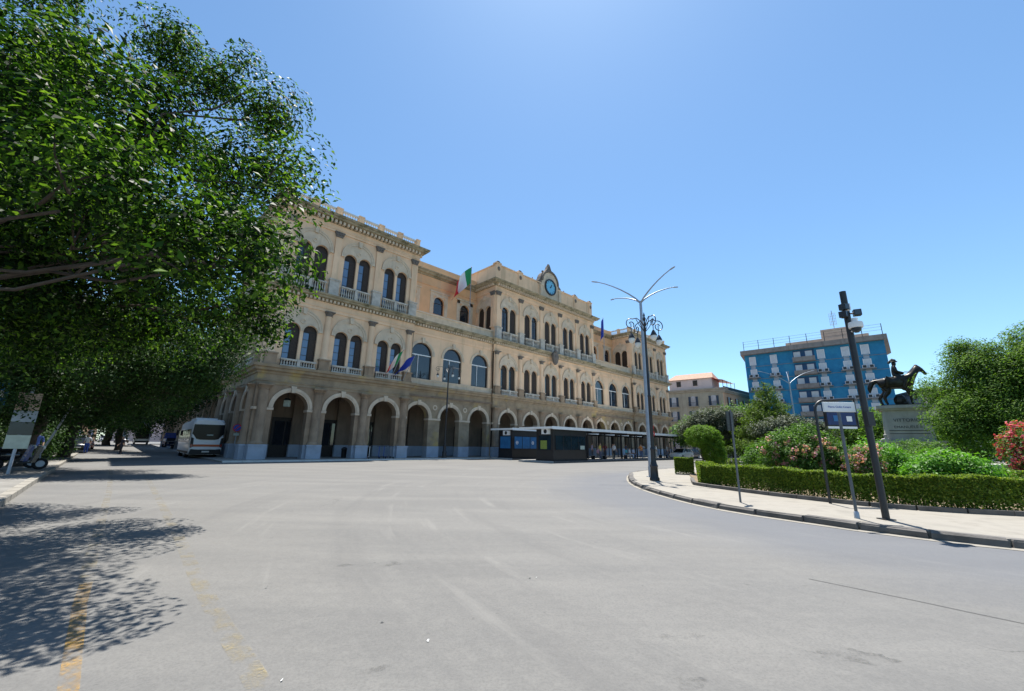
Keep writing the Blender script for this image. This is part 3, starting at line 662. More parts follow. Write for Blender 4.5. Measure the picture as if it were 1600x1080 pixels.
def person_skeleton(pose):
    J={}; B=[]; BM={}
    def bone(a,b,m): B.append((a,b)); BM[(a,b)]=m     # 0 skin 1 shirt 2 trousers 3 shoes 4 hair
    hz=.95 if pose!='sit' else .52
    J['pelvis']=((0,0,hz),(.15,.11)); J['waist']=((0,.0,hz+.16),(.14,.105)); J['chest']=((0,.01,hz+.40),(.165,.115)); J['neck']=((0,.0,hz+.55),.055)
    J['chin']=((0,-.02,hz+.62),.07); J['head']=((0,-.01,hz+.71),.095); J['crown']=((0,.01,hz+.78),.075)
    bone('pelvis','waist',1); bone('waist','chest',1); bone('chest','neck',1); bone('neck','chin',0); bone('chin','head',0); bone('head','crown',4)
    for s,k in ((-1,'l'),(1,'r')):
        J['sh'+k]=((s*.19,.01,hz+.47),.06); J['el'+k]=((s*.26,.02 if pose!='phone' else -.02,hz+.20),.045)
        if pose=='stand': J['wr'+k]=((s*.25,-.08,hz-.04),.032); J['ha'+k]=((s*.24,-.11,hz-.13),.035)
        elif pose=='phone': J['wr'+k]=((s*.12,-.24,hz+.25),.032); J['ha'+k]=((s*.07,-.28,hz+.30),.035)
        else: J['wr'+k]=((s*.2,-.2,hz+.10),.032); J['ha'+k]=((s*.17,-.29,hz+.09),.035)
        bone('chest','sh'+k,1); bone('sh'+k,'el'+k,1); bone('el'+k,'wr'+k,0); bone('wr'+k,'ha'+k,0)
        if pose=='sit':
            J['hi'+k]=((s*.1,-.02,hz-.02),.1); J['kn'+k]=((s*.12,-.44,hz-.02),.068); J['an'+k]=((s*.12,-.42,.1),.045); J['to'+k]=((s*.13,-.56,.05),.04)
        else:
            st=.14 if pose=='walk' else .02
            J['hi'+k]=((s*.095,0,hz-.08),.1); J['kn'+k]=((s*.105,-s*st*.5-.02,.5),.068); J['an'+k]=((s*.11,-s*st+.02,.09),.045); J['to'+k]=((s*.125,-s*st-.13,.045),.04)
        bone('pelvis','hi'+k,2); bone('hi'+k,'kn'+k,2); bone('kn'+k,'an'+k,2); bone('an'+k,'to'+k,3)
    if pose=='walk':
        for s,k in ((-1,'l'),(1,'r')): J['wr'+k]=((s*.25,s*.14-.05,hz-.03),.032); J['ha'+k]=((s*.24,s*.18-.07,hz-.12),.035)
    return J,B,BM
M['skin']=mat('skin',(.42,.26,.18),.6,.1,10); M['skin_dark']=mat('brown_skin',(.16,.09,.06),.6,.1,10)
M['shoe']=mat('shoe_leather',(.03,.028,.028),.6,.1,10); M['hair']=mat('dark_hair',(.02,.016,.013),.6,.1,30); M['hair_grey']=mat('grey_hair',(.3,.29,.28),.7,.1,30)
CLOTH={}
def cloth(c):
    if c not in CLOTH: CLOTH[c]=mat('cloth_%d'%len(CLOTH),c,.9,.15,8)
    return CLOTH[c]
POSE={}
def person(label,pose,loc,rz,shirt,trous,hair='hair',skin='skin',s=1.0,group=None):
    if pose not in POSE:
        p0='stand' if pose=='walk0' else pose
        J,B,BM=person_skeleton(p0); POSE[pose]=skin_mesh('person',J,B,'pelvis',['skin','shirt_slot','trouser_slot','shoe','hair'] if False else ['skin','skin','skin','shoe','hair'],BM,2)
    o=put('person',POSE[pose],None,loc,rz); o.scale=(s,s,s)
    for i,m in enumerate((M[skin],cloth(shirt),cloth(trous),M['shoe'],M[hair])):
        o.material_slots[i].link='OBJECT'; o.material_slots[i].material=m
    return tag(o,label,'person',group)

# ------------------------------------------------------------------ places in the station frame
TH=R(44.5)
def SW(u,v,z=0):   # v is measured out from the front
    c,s=math.cos(TH),math.sin(TH); x,y=u,-v
    return (-20.68+c*x-s*y, 33.18+s*x+c*y, z)
# bus platforms with their canopies and ticket kiosks
M['canopy_edge']=mat('white_canopy_fascia',(.85,.84,.81),.5,.06,2); M['canopy']=mat('canopy_soffit',(.55,.54,.52),.7,.15,2)
M['kiosk']=mat('dark_kiosk_cladding',(.022,.020,.021),.35,.2,2,spec=.5); M['poster_blue']=mat('blue_window_film',(.03,.15,.34),.35,.2,2)
M['poster_dark']=mat('dark_blue_glass',(.012,.028,.042),.15,.4,1.2,spec=.5); M['poster_green']=mat('green_notice',(.24,.30,.06),.5,.2,6); M['paper']=mat('pale_notice',(.45,.5,.42),.6,.15,6)
M['platform']=mat('platform_paving',(.42,.41,.39),.85,.15,2,.1,40)
PA=MB().slab([(20.7,-14.0),(57,-14.0),(57,-9.6),(20.7,-9.6)],0,.15).build('bus_platform','platform',None,loc=ST.location,rz=TH); structure(PA)
PB=MB().slab([(22.8,-6.6),(57,-6.6),(57,-3.1),(22.8,-3.1)],0,.15).build('bus_platform','platform',None,loc=ST.location,rz=TH); structure(PB)
for k in range(30):
    put('kerb_stone',cached('pk',lambda:MB().box(.01,1.19,-.15,.0,.0,.17).mesh('kerb_stone','kerb')),PA,(20.7+1.2*k,-14.0,0))
    put('kerb_stone',cached('pk',None),PB,(22.8+1.14*k,-6.6,0))
def canopy(label,u0,u1,vf,vb,zt,ns):
    t=thing('bus_canopy',label,'canopy',SW(u0,vf),TH,'bus canopies before the station'); L=u1-u0; D=vf-vb
    MB().box(0,L,0,D,zt-.13,zt-.02).build('roof','canopy',t); MB().box(-.02,L+.02,-.05,0,zt-.2,zt+.06).build('fascia','canopy_edge',t); MB().box(-.06,-.02,-.05,D,zt-.16,zt+.03).build('fascia','canopy_edge',t)
    MB().box(-.01,L,.0,D+.02,zt-.02,zt+.02).build('roof_sheet','canopy_edge',t)
    for i in range(ns):
        x=6.6+(L-7.4)*i/(ns-1)
        for yy in (1.0,D-1.0):
            p=put('post',cached('cpost',lambda:MB().tube([(0,0,.15),(0,0,3.0)],.065,8).box(-.14,.14,-.14,.14,.15,.17).mesh('post','black')),t,(x,yy,0))
        put('beam',cached(('cbeam',rr(D)),lambda:MB().box(-.05,.05,.25,D-.2,zt-.3,zt-.14).mesh('beam','black')),t,(x,0,0))
    return t
canopy('nearer long flat white-edged canopy over the waiting people',20.7,56.5,13.9,9.7,3.22,9)
canopy('farther flat white-edged canopy, closer to the station arcade',22.9,56.5,6.5,3.0,3.30,9)
def kiosk(label,u,v,L,D,zt,dark):
    t=thing('ticket_kiosk',label,'kiosk',SW(u,v,.15),TH)
    MB().box(0,L,0,D,0,zt).build('body','kiosk',t)
    MB().box(-.04,L+.04,-.04,D+.04,0,.12).build('base','black',t)
    n=4; w=(L-.5)/n
    for i in range(n):
        m='poster_blue' if not dark else ('poster_dark')
        p=put('window',cached(('kw',rr(w),m),lambda:MB().box(.03,w-.03,-.03,0,1.02,2.3).mesh('window',m)),t,(.25+i*w,0,0))
        put('frame',cached(('kf',rr(w)),lambda:MB().box(0,.03,-.05,0,.98,2.34).box(w-.03,w,-.05,0,.98,2.34).box(.03,w-.03,-.05,0,.98,1.02).box(.03,w-.03,-.05,0,2.3,2.34).mesh('frame','black')),p)
        if not dark and i in (0,2): put('emblem',cached('kemb',lambda:MB().ring(.13,.19,1.65,-.036,-.031,0,2*math.pi,18,xc=.45).box(.33,.57,-.036,-.031,1.62,1.69).mesh('emblem','white')),p)
        if dark and i==3: put('notice',cached('knot',lambda:MB().box(.3,1.0,-.04,-.031,1.06,1.42).mesh('notice','paper')),p)
    MB().box(-.03,0,.3,D-.3,1.02,2.3).build('side_window','poster_dark' if dark else 'poster_blue',t)
    if dark: MB().box(-.04,-.031,.75,D-.55,1.06,1.85).build('side_notice','poster_green',t)
    for zz,mm in ((.95,'black'),):
        MB().box(-.05,0,.2,D-.2,zz,1.02).build('sill',mm,t)
    ac=MB().box(-.36,-.0,.35,1.15,2.42,2.92).build('air_conditioner','white',t)
    MB().lathe([(.2,0),(.2,.02)],(0,0,0),14).xf(Matrix.Translation((-.362,.68,2.67)) @ Matrix.Rotation(math.pi/2,4,'Y')).build('fan_grille','black',ac)
    MB().box(L-.02,L+.1,-.1,.3,.2,zt-.5).build('door_post','black',t)
    return t
kiosk('black kiosk with dark windows and notices at the front of the platform',21.25,13.55,5.3,2.1,2.9,True)
kiosk('black kiosk with bright blue window film behind the front kiosk',23.25,6.15,5.6,2.2,3.0,False)
# people waiting
PPL=[('woman-length dark hair','stand',27.2,12.9,.3,(.04,.045,.06),(.05,.06,.10)),]
wait=[('person in white top and dark trousers by the kiosk end','stand',27.4,12.6,.4,(.6,.6,.62),(.05,.06,.1),'hair','skin'),
('person in dark top and pale jeans beside the kiosk','phone',28.3,12.2,-.3,(.05,.06,.12),(.45,.5,.6),'hair','skin_dark'),
('person in pink top sitting near the second canopy post','sit',30.4,12.3,.1,(.55,.30,.36),(.2,.19,.18),'hair_grey','skin'),
('person in lilac shirt standing behind the pink top','stand',30.9,11.2,.8,(.42,.36,.55),(.1,.1,.12),'hair','skin'),
('person in red shirt and beige trousers, tallest on the platform','stand',33.6,12.2,.5,(.42,.05,.06),(.34,.27,.2),'hair','skin'),
('person in dark red top next to the red shirt','stand',33.2,11.4,-.5,(.25,.04,.05),(.08,.08,.1),'hair','skin'),
('person in navy top standing left of the white shirts','stand',36.2,12.4,.2,(.03,.04,.09),(.06,.06,.08),'hair','skin_dark'),
('person in white shirt sitting in the middle of the platform','sit',37.0,12.4,.2,(.7,.7,.72),(.5,.55,.65),'hair','skin'),
('person in pale blue shirt sitting beside the white shirt','sit',37.9,12.4,-.1,(.45,.52,.68),(.15,.17,.25),'hair','skin'),
('person in white tee and blue jeans left of the lamp post','stand',40.2,12.3,.7,(.62,.64,.66),(.12,.18,.34),'hair','skin'),
('person in light blue top standing left of the lamp post','phone',41.2,12.0,-.4,(.4,.48,.6),(.4,.42,.45),'hair','skin_dark'),
('person in black top with pale trousers just left of the lamp post','walk',43.4,12.4,1.4,(.03,.03,.035),(.5,.48,.44),'hair','skin'),
('person in grey top right of the no-entry sign','stand',48.2,12.2,.3,(.25,.25,.26),(.08,.08,.1),'hair_grey','skin'),
('person in purple top right of the no-entry sign','stand',50.2,12.2,.1,(.22,.17,.5),(.2,.22,.35),'hair','skin'),
('person in white top at the far end of the canopy','stand',51.2,11.6,-.6,(.6,.58,.55),(.1,.1,.12),'hair','skin')]
wait+=[('person in yellow top between the kiosk and the second post','stand',29.3,13.3,.2,(.6,.45,.1),(.1,.1,.14),'hair','skin'),
('person in white shirt with black trousers at the platform edge, left part','walk',31.9,13.4,1.3,(.7,.7,.7),(.04,.04,.05),'hair','skin'),
('person in turquoise top sitting between the red shirt and the white shirt','sit',35.2,13.0,.1,(.1,.4,.45),(.3,.3,.32),'hair','skin_dark'),
('person in orange top standing behind the pale blue shirt','stand',38.8,12.9,-.5,(.6,.22,.06),(.1,.12,.2),'hair','skin'),
('person in striking white dress-like top, second left of the lamp post','stand',42.3,13.2,.4,(.75,.74,.72),(.6,.58,.55),'hair','skin'),
('person in pale grey shirt right behind the big lamp post','stand',45.8,13.0,.3,(.5,.5,.52),(.12,.14,.2),'hair_grey','skin'),
('person in navy shirt sitting right of the lamp post','sit',47.0,12.4,.2,(.03,.05,.14),(.35,.33,.3),'hair','skin')]
for lb,po,u,v,a,sh,tr,ha,sk in wait:
    person(lb,po,SW(u,v,.15),TH+a,sh,tr,ha,sk,1.0,'people waiting under the canopy')
for k,(u,n_) in enumerate([(29.6,'left'),(36.4,'middle'),(45.5,'right')]):
    t=thing('bench','metal platform bench, '+('the one nearest the kiosk','the middle one, left of the lamp post','the one right of the lamp post')[k],'bench',SW(u,12.1,.15),TH,'benches on the platform')
    for q in range(4): put('slat',cached('bsl',lambda:MB().box(0,2.4,-.05,.05,.40,.44).mesh('slat','steel')),t,(0,-.15+.13*q,0))
    for q in (.2,2.2): put('leg',cached('blg',lambda:MB().box(-.04,.04,-.18,.26,0,.40).mesh('leg','black')),t,(q,0,0))

# ------------------------------------------------------------------ lamps and poles
M['lampglass']=mat('opal_lamp_glass',(.75,.74,.70),.25,.05,5,spec=.6)
def scroll_pts(L,drop,turns=1.25,r0=.34,n=26):
    pts=[(0,0,0),(L*.25,0,.28),(L*.55,0,.42),(L*.85,0,.36)]
    cx,cz=L-.02,.10
    for k in range(n):
        a=math.pi/2-2*math.pi*turns*k/n; r=r0*(1-.75*k/n)*.8; pts.append((cx+r*math.cos(a),0,cz+r*math.sin(a)))
    return pts
def ornate_lamp(label,loc,rz,H,na,L,group=None,thick=1.0):
    t=thing('ornate_lamp_post',label,'lamp post',loc,rz,group); k=thick
    MB().lathe([(.30*k,0),(.30*k,.10),(.24*k,.16),(.22*k,.55),(.26*k,.6),(.20*k,.68),(.16*k,.8),(.15*k,1.25),(.18*k,1.3),(.12*k,1.4)],(0,0,0),12).build('base','iron',t,True)
    MB().lathe([(.115*k,1.4),(.10*k,H*.5),(.13*k,H*.5+.04),(.09*k,H*.5+.1),(.065*k,H-.5),(.10*k,H-.45),(.07*k,H-.3),(.05*k,H)],(0,0,0),10).build('shaft','iron',t,True)
    for i in range(na):
        a=2*math.pi*i/na
        arm=put('arm',cached(('larm',L),lambda:MB().tube(scroll_pts(L,.5),.022,6).tube([(0,0,-.25),(L*.35,0,.05),(L*.6,0,.38)],.016,6).tube([(L-.02,0,.14),(L-.02,0,-.28)],.018,6).mesh('arm','iron',True)),t,(0,0,H-.32),a)
        lan=put('lantern',cached('lant',lambda:MB().lathe([(.02,.2),(.045,.16),(.09,.08),(.145,-.05),(.15,-.08)],(0,0,0),12).mesh('lantern','iron',True)),arm,(L-.02,0,-.50))
        put('globe',cached('lglo',lambda:MB().lathe([(.125,-.08),(.14,-.16),(.11,-.26),(.04,-.32)],(0,0,0),12).mesh('globe','lampglass',True)),arm,(L-.02,0,-.50))
    MB().lathe([(.05,0),(.08,.1),(.03,.2),(.05,.26),(.005,.42)],(0,0,H),8).build('finial','iron',t,True)
    return t
ornate_lamp('big black cast-iron scrolled lamp post on the garden kerb',(6.2,18.1,.13),R(12),7.15,4,.72,None,.68)
ornate_lamp('thin black scrolled lamp post on the station pavement',SW(17.1,2.3,.1),R(30),9.5,4,1.25)
def tall_light(label,loc,H,arms,group=None):
    t=thing('street_light',label,'street light',loc,0,group)
    MB().lathe([(.15,0),(.15,.5),(.13,.52),(.085,H*.7),(.07,H)],(0,0,0),12).build('mast','steel',t,True)
    MB().box(-.2,.2,-.2,.2,0,.03).build('foot_plate','steel',t)
    for dx,dy,dz in arms:
        pts=[(0,0,H-.1)]+[(dx*(s**1.18),dy*(s**1.18),H-.1+(dz+.1)*(1-(1-s)**1.45)) for s in (.15,.3,.45,.6,.75,.88)]
        arm=MB().tube(pts,[.045,.042,.038,.034,.03,.027,.024],8).build('arm','steel',t,True)
        a=Vector(pts[-1]); b=Vector((dx,dy,H+dz)); MB().tube([a,a.lerp(b,.2),a.lerp(b,.8),b],[.024,.04,.04,.02],8).build('lamp_head','steel',arm,True)
    return t
tall_light('tall grey street light with four long upswept arms beside the scrolled lamp',(6.82,20.3,.13),8.95,[(-2.5,.4,1.25),(1.05,-2.2,1.0),(2.3,.5,1.05),(-1.0,2.3,.9)])
tall_light('grey street light with upswept arms before the blue block',(34.8,50.0,0),9.6,[(-3.8,0,1.45),(3.6,.3,1.7),(1.6,2.6,1.9),(-1,-1.5,1.2)])
# black camera pole at the right
t=thing('camera_pole','tall black pole with dome camera and floodlights, nearest on the right pavement','pole',(7.8,8.93,.13))
MB().lathe([(.065,0),(.065,5.02),(.0,5.03)],(0,0,0),14).build('shaft','iron',t,True)
MB().box(-.11,.11,-.11,.11,0,.02).build('foot_plate','iron',t)
d_=MB().tube([(0,0,4.02),(-.02,-.22,4.05)],.025,8).tube([(-.02,-.2,4.05),(-.02,-.2,4.3)],.06,10).build('dome_camera','white',t,True)
MB().lathe([(.13,.1),(.14,.02),(.13,-.03)],(-.02,-.2,4.1),14).build('housing','white',d_,True); MB().sphere((-.02,-.2,4.06),.1,12,8).build('dome','poster_dark',d_,True)
for dx,dz,a in ((-.17,4.42,.4),(.19,4.47,-.5),(-.13,4.6,.2)):
    fl=MB().box(-.07,.07,-.12,.02,-.07,.07).tube([(0,0,0),(-dx*.8,.02,.02)],.018,6).build('floodlight','iron',t,loc=(dx,-.05,dz),rz=a); MB().box(-.055,.055,-.126,-.121,-.055,.055).build('lens','glass',fl)
MB().box(-.08,.0,-.14,-.065,4.52,4.68).build('junction_box','white',t)
MB().box(-.075,.075,-.11,-.064,1.9,2.2).build('bracket','iron',t)
# thin sign posts on the right pavement
def text_mesh(body,size,matname,parent,loc,rx=math.pi/2,rz=0,name='lettering'):
    cu=bpy.data.curves.new('lettering','FONT'); cu.body=body; cu.size=size; cu.align_x='CENTER'; cu.align_y='CENTER'; cu.extrude=.001
    o=bpy.data.objects.new('tmp_text',cu); COL.objects.link(o); dg=bpy.context.evaluated_depsgraph_get(); dg.update()
    me=bpy.data.meshes.new_from_object(o.evaluated_get(dg)); bpy.data.objects.remove(o); me.materials.clear(); me.materials.append(M[matname])
    q=put(name,me,parent,loc); q.rotation_euler=(rx,0,rz); return q
M['dull_steel']=mat('weathered_grey_steel',(.13,.14,.15),.5,.2,5,metal=.3)
t=thing('street_name_sign','white street name plate on a slim grey post by the black pole','sign',(7.29,9.04,.13))
MB().tube([(0,0,0),(0,0,2.44)],.03,10).build('post','dull_steel',t,True); MB().lathe([(.05,0),(.045,.12),(.03,.14)],(0,0,0),10).build('collar','steel',t,True)
pl=MB().box(-.34,.34,-.05,-.035,2.22,2.40).box(-.36,.36,-.035,-.03,2.2,2.42).build('plate','white',t); text_mesh('Piazza Giulio Cesare',.062,'blue',pl,(0,-.053,2.31))
t=thing('bus_stop_stand','bent black pipe frame carrying a blue bus information panel','bus stop',(8.53,11.38,.13))
pts=[(0,0,0),(0,0,2.45)]+[(.28-.28*math.cos(a),0,2.45+.28*math.sin(a)) for a in (R(20),R(40),R(60),R(80),R(90))]+[(1.14,0,2.8)]
MB().tube(pts,.035,10).build('pipe','iron',t,True)
MB().tube([(1.14,0,2.8),(1.14,0,2.0)],.02,8).build('drop_bar','iron',t,True)
M['navy']=mat('navy_panel',(.012,.03,.12),.3,.3,9)
p_=MB().box(.24,1.08,-.04,.04,2.02,2.44).build('panel','black',t)
MB().box(.27,1.05,-.046,-.041,2.06,2.40).build('sheet','navy',p_); MB().box(.80,.95,-.052,-.047,2.16,2.30).build('notice','white',p_); MB().box(.44,.66,-.052,-.047,2.16,2.32).build('notice','poster_blue',p_); MB().box(.26,1.06,-.048,-.041,1.96,2.02).build('footer','white',p_)
t=thing('traffic_sign','slim post with a dark sign turned edge-on, left of the pink bushes','sign',(6.12,11.34,.13))
MB().tube([(0,0,0),(0,0,2.42)],.027,8).build('post','dull_steel',t,True)
MB().box(-.012,.012,-.2,.2,1.85,2.38).xf(Matrix.Translation((-.04,0,0)) @ Matrix.Rotation(R(-52),4,'Z')).build('plate','iron',t)
t=thing('no_entry_sign','round red no-entry sign on a thin post behind the big lamp','sign',(11.3,33.3,0))
MB().tube([(0,0,0),(0,0,2.9)],.03,8).build('post','steel',t,True)
MB().prism([(.34*math.cos(2*math.pi*k/20),2.6+.34*math.sin(2*math.pi*k/20)) for k in range(20)],-.06,-.04).build('disc','red',t); MB().box(-.25,.25,-.067,-.061,2.54,2.67).build('bar','white',t)
MB().box(-.28,.28,-.05,-.03,2.95,3.25).build('plate','red',t)
t=thing('no_parking_sign','blue round no-parking sign at the shaded station side','sign',(-23.6,35.6,0),R(30))
MB().tube([(0,0,0),(0,0,2.9)],.03,8).build('post','steel',t,True)
MB().prism([(.33*math.cos(2*math.pi*k/20),2.6+.33*math.sin(2*math.pi*k/20)) for k in range(20)],-.06,-.04).build('disc','blue',t)
MB().ring(.27,.335,2.6,-.066,-.061,0,2*math.pi,20).build('rim','red',t); MB().box(-.04,.04,-.066,-.061,2.33,2.87).xf(Matrix.Translation((0,0,2.6)) @ Matrix.Rotation(R(45),4,'Y') @ Matrix.Translation((0,0,-2.6))).build('stroke','red',t)
MB().box(-.2,.2,-.05,-.03,1.95,2.15).build('plate','paper',t)
# kick scooters in front of the third arch
for k,(u,col) in enumerate([(9.2,'white'),(10.2,'blue'),(10.75,'blue'),(11.5,'steel')]):
    t=thing('kick_scooter',('white kick scooter, leftmost of the four by the third arch','blue kick scooter, second from the left by the third arch','blue kick scooter, third from the left by the third arch','grey kick scooter, rightmost of the four by the third arch')[k],'scooter',SW(u,1.6,.1),TH+R(62+6*k),'kick scooters at the arcade')
    MB().box(-.42,.35,-.07,.07,.11,.15).build('deck','black',t); MB().tube([(.42,0,.14),(.36,0,1.12)],.025,8).build('stem',col,t,True); MB().tube([(.36,-.25,1.12),(.36,.25,1.12)],.016,8).build('handlebar','black',t,True)
    for x in (-.48,.45): put('wheel',cached('scw',lambda:MB().lathe([(.11,-.025),(.11,.025)],(0,0,0),14).xf(Matrix.Rotation(math.pi/2,4,'X')).mesh('wheel','rubber',True)),t,(x,0,.11))
    MB().box(-.6,-.42,-.06,.06,.17,.2).build('mudguard',col,t)
# litter bin and lantern in the arcade
t=thing('litter_bin','dark litter bin between the second and third arch','bin',SW(8.2,-1.6,.1)); MB().lathe([(.2,0),(.22,.02),(.25,.75),(.27,.78)],(0,0,0),14).build('body','black',t,True); MB().lathe([(.28,.78),(.28,.82),(.18,.95),(.05,1.0)],(0,0,0),14).build('lid','iron',t,True)
t=thing('hanging_lantern','square lantern hanging inside the first arch','lantern',SW(2.5,-1.2,4.5)); MB().box(-.2,.2,-.2,.2,0,.55).build('body','paper',t); MB().tube([(0,0,.55),(0,0,2.0)],.02,6).build('chain','iron',t); MB().prism([(-.26,.55),(.26,.55),(0,.75)],-.26,.26).build('cap','iron',t)

# ------------------------------------------------------------------ flags
M['flag_green']=mat('flag_green',(.02,.24,.08),.8,.05,3); M['flag_white']=mat('flag_white',(.75,.74,.72),.8,.05,3); M['flag_red']=mat('flag_red',(.55,.03,.04),.8,.05,3); M['flag_blue']=mat('flag_blue',(.02,.05,.36),.8,.05,3); M['gold']=mat('flag_gold',(.8,.55,.05),.7,.05,3)
def flag(label,u,v,z,H,W,D,cols,droop,star=False,tilt=0,pole_r=.05,side=-1):
    """cloth hangs from the upper part of a mast, waved by the wind towards -u"""
    t=thing('flag',label,'flag',SW(u,v,z),TH); rt=Matrix.Rotation(tilt,4,'X')
    MB().tube([(0,0,0),(0,0,H)],pole_r,8).sphere((0,0,H),pole_r*1.8,8,6).xf(rt).build('mast','steel',t,True)
    n,m=15,10
    def pos(i,j):
        s=i/n; h=j/m
        x=side*W*s*(1-.15*math.sin(s*2.5)); y=-.22*W*math.sin(s*5.5+h*2.2)*s**.6
        zz=H-.1-D*(1-h)-droop*W*s**1.3*(1+.25*math.sin(3*h)); return (x,y,zz)
    k=len(cols)
    for c_i,c in enumerate(cols):
        mb=MB(); i0,i1=n*c_i//k,n*(c_i+1)//k; vs=[]; w=i1-i0+1
        for j in range(m+1):
            for i in range(i0,i1+1): vs.append(pos(i,j))
        fs=[(j*w+i,j*w+i+1,(j+1)*w+i+1,(j+1)*w+i) for j in range(m) for i in range(w-1)]
        mb.add(vs,fs).xf(rt).build('cloth' if k==1 else 'stripe',c,t,True)
    if star:
        for q in range(12):
            a=2*math.pi*q/12; s=.5+.24*math.cos(a); h=.5+.3*math.sin(a); i=s*n; j=h*m; c=pos(i,j); mb=MB()
            for sg in (-.03,.03):
                mb.add([(c[0]+.09*W*.5*math.sin(2*math.pi*e/10)*(1 if e%2==0 else .42),c[1]+sg,c[2]+.09*W*.5*math.cos(2*math.pi*e/10)*(1 if e%2==0 else .42)) for e in range(10)],[tuple(range(10))])
            mb.xf(rt).build('star','gold',t)
    return t
flag('green white red flag on the roof mast left of the central block',23.7,-2.9,15.1,10.4,3.1,2.4,['flag_green','flag_white','flag_red'],1.0)
flag('blue flag with gold stars on the roof mast right of the central block',56.6,-2.9,15.1,10.8,1.1,3.2,['flag_blue'],1.6,True)
flag('small green white red flag drooping from the pavilion balcony',11.25,.55,7.9,3.4,.9,1.5,['flag_green','flag_white','flag_red'],1.9,False,R(38),.03,-1)
flag('small dark blue flag drooping from the pavilion balcony',12.6,.55,7.9,3.2,1.2,1.3,['flag_blue'],1.2,False,R(42),.03,-1)
# ------------------------------------------------------------------ foliage
def leaf_mesh(name, cen, nrm, size, matname, aspect=.5):
    n=len(cen); nrm=nrm/np.linalg.norm(nrm,axis=1,keepdims=True)
    a=RNG.normal(size=(n,3)); t=a-nrm*(a*nrm).sum(1,keepdims=True); t/=np.linalg.norm(t,axis=1,keepdims=True)+1e-9; b=np.cross(nrm,t)
    s=size[:,None]; v=np.empty((n,4,3))
    v[:,0]=cen-t*s*.5; v[:,1]=cen+b*s*aspect*.5+nrm*s*.10; v[:,2]=cen+t*s*.5-nrm*s*.05; v[:,3]=cen-b*s*aspect*.5+nrm*s*.10
    me=bpy.data.meshes.new(name); me.vertices.add(4*n); me.vertices.foreach_set('co',v.reshape(-1))
    me.loops.add(4*n); me.loops.foreach_set('vertex_index',np.arange(4*n,dtype=np.int32))
    me.polygons.add(n); me.polygons.foreach_set('loop_start',np.arange(0,4*n,4,dtype=np.int32)); me.polygons.foreach_set('loop_total',np.full(n,4,dtype=np.int32))
    me.materials.append(M[matname]); me.update(calc_edges=True); me.validate(); return me
def rand_dirs(n):
    d=RNG.normal(size=(n,3)); return d/np.linalg.norm(d,axis=1,keepdims=True)
def clusters(lobes,n,bias=.4):
    """cluster centres spread through a union of ellipsoids (cx,cy,cz,rx[,ry,rz]), denser towards the outside"""
    L=[(l[0],l[1],l[2],l[3],l[4] if len(l)>4 else l[3],l[5] if len(l)>4 else l[3]) for l in lobes]
    w=np.array([(l[3]*l[4]*l[5])**.75 for l in L]); k=RNG.choice(len(L),n,p=w/w.sum()); A=np.array(L)[k]
    d=rand_dirs(n); r=RNG.random(n)**bias; c=A[:,:3]+d*A[:,3:6]*r[:,None]; return c,d,k
def foliage(name,lobes,ncl,per,leaf,spread,matname,parent=None,up=.6,bias=.4,aspect=.44,floor=None,loc=(0,0,0)):
    c,d,k=clusters(lobes,ncl,bias); cs=spread*(.6+.8*RNG.random(ncl))
    o=RNG.normal(size=(ncl*per,3)); q_=np.linalg.norm(o,axis=1,keepdims=True); o*=np.minimum(1,1.75/q_); o=o*np.repeat(cs,per)[:,None]*np.array([1,1,.7]); cen=np.repeat(c,per,0)+o
    nr=o/(np.linalg.norm(o,axis=1,keepdims=True)+1e-6)*.5+np.repeat(d,per,0)*.35+np.array([0,0,up])+RNG.normal(size=o.shape)*.45
    sz=leaf*(.5+.9*RNG.random(len(cen))**1.5)
    if floor is not None:
        kk=cen[:,2]>floor; cen,nr,sz=cen[kk],nr[kk],sz[kk]
    return put(name,leaf_mesh(name,cen,nr,sz,matname,aspect),parent,loc),c,k
M['ficus']=leaf_mat('ficus_leaves',[(.005,.014,.004),(.009,.028,.005),(.020,.058,.009),(.12,.21,.03)],.42,.5,.14)
M['dark_tree']=leaf_mat('dark_tree_leaves',[(.010,.026,.007),(.020,.052,.010),(.04,.085,.016)],.28,.6,.2)
M['olive']=leaf_mat('olive_tree_leaves',[(.035,.075,.016),(.08,.16,.03),(.17,.27,.06)],.46,.6,.12)
M['conifer']=leaf_mat('conifer_needles',[(.035,.07,.015),(.075,.13,.024),(.14,.21,.04)],.32,.6,.2)
M['cedar']=leaf_mat('cedar_needles',[(.03,.045,.028),(.055,.075,.045),(.09,.11,.065)],.2,.65,.3)
M['hedge']=leaf_mat('hedge_leaves',[(.04,.075,.012),(.09,.15,.018),(.17,.25,.028),(.26,.30,.05)],.38,.6,.2)
M['topiary']=leaf_mat('topiary_leaves',[(.05,.10,.012),(.10,.19,.02),(.18,.30,.035)],.38,.6,.2)
M['bush']=leaf_mat('oleander_leaves',[(.03,.075,.015),(.065,.145,.022),(.12,.23,.04)],.36,.55,.25)
M['bush_bright']=leaf_mat('bright_shrub_leaves',[(.04,.13,.014),(.09,.24,.026),(.15,.33,.04)],.40,.5,.3)
M['flower']=leaf_mat('pink_petals',[(.62,.22,.28),(.72,.36,.40),(.80,.52,.52)],.3,.6,.2)
M['flower_red']=leaf_mat('crimson_petals',[(.42,.04,.09),(.55,.08,.14),(.65,.18,.22)],.3,.6,.2)
M['bark']=mat('grey_bark',(.065,.05,.038),.95,.35,6,.8,12); M['bark_pale']=mat('pale_bark',(.22,.17,.13),.95,.35,6,.8,12)
